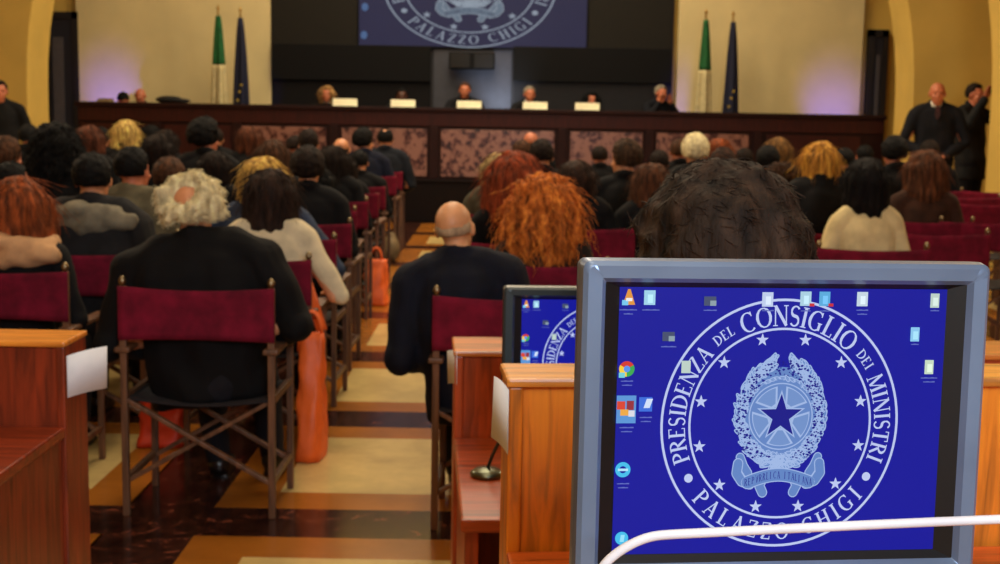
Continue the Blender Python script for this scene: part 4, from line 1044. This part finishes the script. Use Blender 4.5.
# ------------------------------------------------------------------ monitors
def monitor(cx, cy, cz, yaw, pitch, roll, deskz, label, icons=True, bez=(122, 142, 172)):
    """origin at the middle of the foot on the desk; screen centre at (cx,cy,cz)"""
    e = empty('monitor', (cx, cy, cz)); e.rotation_euler = Euler((pitch, roll, yaw)); tag(e, label, 'monitor', 'grey computer monitors on the benches')
    W, H = .338/2, .270/2; BZ = mat('plain', bez, .32, .35); IN = mat('plain', (16, 16, 18), .4); BKM = mat('plain', (30, 31, 34), .5)
    # black inner border
    def frame(bm, x0, x1, z0, z1, X0, X1, Z0, Z1, yi, yo):
        i = [bm.verts.new((x, yi, z)) for x, z in ((x0, z0), (x1, z0), (x1, z1), (x0, z1))]
        o = [bm.verts.new((x, yo, z)) for x, z in ((X0, Z0), (X1, Z0), (X1, Z1), (X0, Z1))]
        for k in range(4): bm.faces.new((i[k], i[(k+1) % 4], o[(k+1) % 4], o[k]))
        return i, o
    bm = B(); frame(bm, -W, W, -H, H, -W-.016, W+.018, -H-.008, H+.006, .001, -.006); obj('inner_border', bm, IN, e)
    # silver bezel, outer edge rounded by extra rings
    rings_ = [(-W-.0155, W+.0175, -H-.0075, H+.0055, -.0062), (-W-.020, W+.022, -H-.012, H+.010, -.0125), (-W-.034, W+.035, -H-.040, H+.022, -.0135), (-W-.0385, W+.0395, -H-.045, H+.0265, -.009), (-W-.040, W+.041, -H-.047, H+.028, .004), (-W-.039, W+.040, -H-.046, H+.027, .022)]
    bm = B(); prev = None
    def rr_(x0, x1, z0, z1, y, r, n=5):
        pts = []
        for (cx_, cz_, a0) in ((x1-r, z1-r, 0), (x0+r, z1-r, 90), (x0+r, z0+r, 180), (x1-r, z0+r, 270)):
            for k in range(n+1):
                a = math.radians(a0+90*k/n); pts.append(bm.verts.new((cx_+r*math.cos(a), y, cz_+r*math.sin(a))))
        return pts
    for q, rg in enumerate(rings_):
        cur = rr_(*rg, .001 if q < 2 else .008)
        if prev:
            for k in range(len(cur)): bm.faces.new((prev[k], prev[(k+1) % len(cur)], cur[(k+1) % len(cur)], cur[k]))
        prev = cur
    bm.faces.new(prev)
    bz = obj('bezel', bm, BZ, e, False)
    for p_ in bz.data.polygons: p_.use_smooth = len(p_.vertices) == 4 and p_.area < 2e-5
    bm = B(); box(bm, -.13, .13, .0225, .055, -.10, .12, .012); obj('rear_housing', bm, BKM, e)
    # stand: neck and foot, brought down to the desk
    dz = deskz-cz
    bm = B(); tube(bm, [(0, .05, -.04), (0, .07, -.10), (0, .075, dz+.02)], [.035, .032, .034], 16, flat=.5); obj('stand_neck', bm, BKM, e, True)
    bm = B(); lathe(bm, [(.105, 0), (.108, .004), (.10, .014), (.04, .024), (.02, .03)], (0, .07, dz+.003), 28); obj('stand_foot', bm, BKM, e, True)
    # screen with the desktop picture
    bm = B(); box(bm, -W, W, .0005, .004, -H, H); sc_ = obj('screen', bm, mat('glow', (18, 22, 152), .3), e)
    R = .1235
    place_art(sc_, -.0003, -.0022, R*.993, R*1.02, artcols((18, 20, 134), (98, 132, 194), (158, 182, 226), (112, 144, 200), (188, 200, 240)), -.0006, .35)
    # icons (pixel positions on the photo's screen mapped to metres)
    if icons:
        def loc(px, py): return ((px-779.5+(py-420)*.042)/327*.338, (420-py)/266*.270)
        def shape(pts, c, nm='desktop_icon', y=-.0016):
            b = B(); cc = (sum(p[0] for p in pts)/len(pts), sum(p[1] for p in pts)/len(pts)); fan(b, pts, cc, y); return obj(nm, b, mat('glow', c, .3), sc_)
        u = .338/327
        def rect(px, py, w, h, c, y=-.0016, nm='desktop_icon', sl=0):
            x, z = loc(px, py); return shape([(x-w*u/2, z-h*u/2), (x+w*u/2, z-h*u/2), (x+w*u/2+sl*u, z+h*u/2), (x-w*u/2+sl*u, z+h*u/2)], c, nm, y)
        def disc(px, py, r, c, y=-.0016, a0=0, a1=360):
            x, z = loc(px, py); n = 20
            pts = [(x+r*u*math.cos(math.radians(a0+(a1-a0)*k/n)), z+r*u*math.sin(math.radians(a0+(a1-a0)*k/n))) for k in range(n+(0 if a1-a0 == 360 else 1))]
            if a1-a0 != 360: pts.append((x, z))
            return shape(pts, c, 'desktop_icon', y)
        x, z = loc(630, 297)                                         # cone
        shape([(x-6*u, z-7*u), (x+6*u, z-7*u), (x+1.2*u, z+8*u), (x-1.2*u, z+8*u)], (226, 150, 60)); rect(630, 299, 6, 3, (240, 240, 240), -.002); rect(626, 302, 6, 5, (120, 200, 240), -.002)
        for (px, py, c) in ((650, 297, (160, 210, 236)), (766, 298, (190, 205, 236)), (804, 297, (170, 208, 226)), (823, 297, (90, 170, 220)), (861, 297, (196, 214, 226)), (935, 298, (190, 210, 200)), (915, 332, (140, 200, 240)), (930, 365, (200, 220, 196))):
            rect(px, py, 9 if px > 900 else 11, 14, c)
            rect(px+.5, py+1, 5, 8, tuple(min(255, v+30) for v in c), -.002)
        rect(810, 303, 5, 3, (200, 50, 60), -.0022); rect(829, 303, 5, 3, (200, 50, 60), -.0022)
        for (px, py) in ((709, 300), (668, 335)):
            rect(px, py, 12, 9, (70, 80, 110)); rect(px+3, py+2, 6, 5, (140, 160, 170), -.002)
        rect(685, 365, 9, 12, (190, 210, 200)); 
        for k, c in enumerate(((214, 60, 46), (250, 206, 60), (60, 170, 80))): disc(627, 367, 7.5, c, -.0016, 30+120*k, 150+120*k)
        disc(627, 367, 3.2, (90, 150, 240), -.002); rect(622, 373, 6, 5, (120, 210, 220), -.0022)
        rect(626, 407, 19, 27, (92, 150, 214), -.0014); rect(621, 403, 8, 8, (220, 70, 50)); rect(630, 403, 7, 9, (150, 50, 60)); rect(624, 410, 8, 6, (240, 170, 70), -.002); rect(631, 411, 6, 6, (220, 220, 230), -.002)
        rect(645, 402, 13, 14, (60, 110, 220)); rect(646, 401, 6, 9, (210, 225, 250), -.002, sl=3)
        x, z = loc(622, 467); ring(b0 := B(), x, z, 3.5*u, 7.5*u, -.0016, 24); obj('desktop_icon', b0, mat('glow', (70, 190, 236), .3), sc_); rect(622, 467, 10, 2.4, (180, 230, 250), -.002)
        disc(620, 536, 6.5, (70, 190, 236)); rect(620, 536, 4, 7, (150, 225, 250), -.002, sl=1)
        for (px, py, w) in ((629, 309, 17), (629, 313, 9), (651, 309, 17), (709, 309, 13), (668, 345, 15), (861, 308, 12), (861, 312, 10), (935, 308, 9), (915, 342, 8), (930, 376, 17), (930, 380, 12), (627, 379, 12), (627, 383, 10), (626, 425, 14), (626, 429, 11), (645, 415, 12), (645, 419, 10), (622, 481, 12), (622, 485, 10), (766, 309, 12), (804, 309, 10), (823, 309, 10)):
            xx, zz = loc(px, py); n = max(3, int(w/3)); b = B()
            for k in range(n):
                xa = xx-w*u/2+w*u*k/n; poly(b, [(xa, zz-.6*u), (xa+w*u/n, zz-.6*u), (xa+w*u/n, zz+(.7 if k % 2 else .4)*u), (xa, zz+(.7 if k % 2 else .4)*u)], -.0016)
            obj('icon_caption', b, mat('glow', (92, 104, 182), .3), sc_)
    return e
monitor(.285, 1.281, 1.246, math.radians(7.0), math.radians(-1.5), math.radians(.4), .878, 'large grey computer monitor in front showing a blue desktop with a round emblem')
q = at(523+82, 300+66, 2.68); 
tl = at(522, 299, 2.68)
monitor(tl.x+.169, 2.70, tl.z-.137, math.radians(3.3), 0, 0, .72, 'smaller-looking second monitor with a black frame, half hidden behind the large one', bez=(62, 70, 72))

# white bent tube passing in front of the large monitor
YR = 1.10
pp = []
for (px, py, Y) in ((560, 640, 1.10), (588, 590, 1.10), (604, 564, 1.10), (618, 552, 1.10), (633, 543, 1.10), (650, 536.5, 1.10), (668, 534.5, 1.10), (700, 533, 1.10), (800, 528, 1.115), (920, 522.5, 1.13), (1005, 519, 1.14), (1080, 517, 1.15), (1105, 525, 1.155), (1118, 560, 1.155), (1120, 640, 1.155)):
    pp.append(at(px, py, Y))
pp[0].z = .885; pp[-1].z = .885
cv = bpy.data.curves.new('bent_tube', 'CURVE'); cv.dimensions = '3D'; sp = cv.splines.new('NURBS'); sp.points.add(len(pp)-1)
for k, p in enumerate(pp): sp.points[k].co = (*p, 1)
sp.use_endpoint_u = True; sp.order_u = 3; cv.bevel_depth = .0042; cv.bevel_resolution = 6; cv.resolution_u = 8
tmp = bpy.data.objects.new('tmp', cv); COL.objects.link(tmp); dg = bpy.context.evaluated_depsgraph_get(); dg.update()
me = bpy.data.meshes.new_from_object(tmp.evaluated_get(dg)); bpy.data.objects.remove(tmp)
rod = empty('tube_handle', (pp[0].x, pp[0].y, .878)); tag(rod, 'thin white bent metal tube arching in front of the large monitor', 'tube')
me.materials.clear(); me.transform(Matrix.Translation(-rod.location))
for p in me.polygons: p.use_smooth = True
link('tube', me, mat('plain', (240, 238, 244), .25), rod)
for p in (pp[0], pp[-1]):
    bm = B(); lathe(bm, [(.02, 0), (.02, .006), (.008, .012)], (p.x-rod.location.x, p.y-rod.location.y, .001), 16); obj('foot_flange', bm, mat('plain', (226, 224, 230), .3), rod, True)
# gooseneck microphone base on the reddish bench
p = onz(487, 476, .72); mc = empty('desk_microphone', (p.x, p.y, .72)); tag(mc, 'small grey desk microphone with a curved stem on the reddish bench', 'microphone')
MG = mat('metal', (120, 124, 104), .35)
bm = B(); lathe(bm, [(.038, 0), (.04, .008), (.03, .016), (.008, .02)], n=24); obj('microphone_base', bm, MG, mc, True)
bm = B(); tube(bm, [(0, 0, .015), (.012, 0, .05), (.03, -.005, .09), (.045, -.005, .12)], .004, 8); obj('microphone_stem', bm, mat('plain', (40, 44, 40), .4), mc, True)
bm = B(); ell(bm, (.048, -.005, .128), (.011, .011, .018)); obj('microphone_head', bm, BK, mc, True)

# ------------------------------------------------------------------ light
def area(name, loc, size, power, col, rot=(0,0,0), sy=None):
    l = bpy.data.lights.new(name, 'AREA'); l.energy = power; l.color = col; l.size = size
    if sy: l.shape = 'RECTANGLE'; l.size_y = sy
    o = bpy.data.objects.new(name, l); COL.objects.link(o); o.location = loc; o.rotation_euler = rot; return o
WARM = (1.0, .84, .60)
for y, p in ((1.0, 110), (7.5, 190), (12.0, 210), (15.8, 260)):
    area('ceiling_lamp', (CX, y, 7.2), 3.0, p, WARM)
for s in (-1, 1):
    area('wall_lamp', (CX+s*6.6, 11.5, 5.6), 1.2, 160, WARM, (0, s*.9, 0))
area('stage_wash', (CX, 18.3, 6.6), 4.5, 120, (1.0, .86, .62), (math.radians(14), 0, 0), 1.0)
for (px, py, pw, sp_) in ((112, 92, 60, 62), (254, 95, 34, 50), (688, 98, 36, 56), (832, 104, 60, 62)):
    t_ = at(px, py, YW-.02); l = bpy.data.lights.new('uplight', 'SPOT'); l.energy = pw; l.color = (.13, .10, 1.0); l.spot_size = math.radians(sp_); l.spot_blend = 1; l.shadow_soft_size = .03
    o = bpy.data.objects.new('uplight', l); COL.objects.link(o); o.location = (t_.x, 19.02, 1.25); o.rotation_euler = (t_-o.location).to_track_quat('-Z', 'Y').to_euler()
l = bpy.data.lights.new('projector_spill', 'SPOT'); l.energy = 85; l.color = (.72, .84, 1); l.spot_size = math.radians(72); l.spot_blend = 1; l.shadow_soft_size = .1
o = bpy.data.objects.new('projector_spill', l); COL.objects.link(o); q = at(500, 74, YW); o.location = (q.x+.03, 19.35, 1.25)
o.rotation_euler = (q-o.location).to_track_quat('-Z', 'Y').to_euler()
area('cool_fill_light', (1.2, -2.6, 3.2), 1.6, 190, (.74, .86, 1.0), (math.radians(62), 0, math.radians(10)))  # cool fill added above and behind the camera; no window is built
area('warm_fill_light', (-.6, -1.0, 3.6), .8, 22, (1.0, .80, .52), (math.radians(38), 0, 0))  # warm fill added overhead behind the camera; no desk lamp stands there
wd = bpy.data.worlds.new('world'); SC.world = wd; wd.use_nodes = True
wd.node_tree.nodes['Background'].inputs[0].default_value = (.9, .75, .55, 1); wd.node_tree.nodes['Background'].inputs[1].default_value = .02
vs = SC.view_settings; vs.view_transform = 'Standard'; vs.look = 'None'; vs.gamma = 1; vs.exposure = 0; vs.use_curve_mapping = False
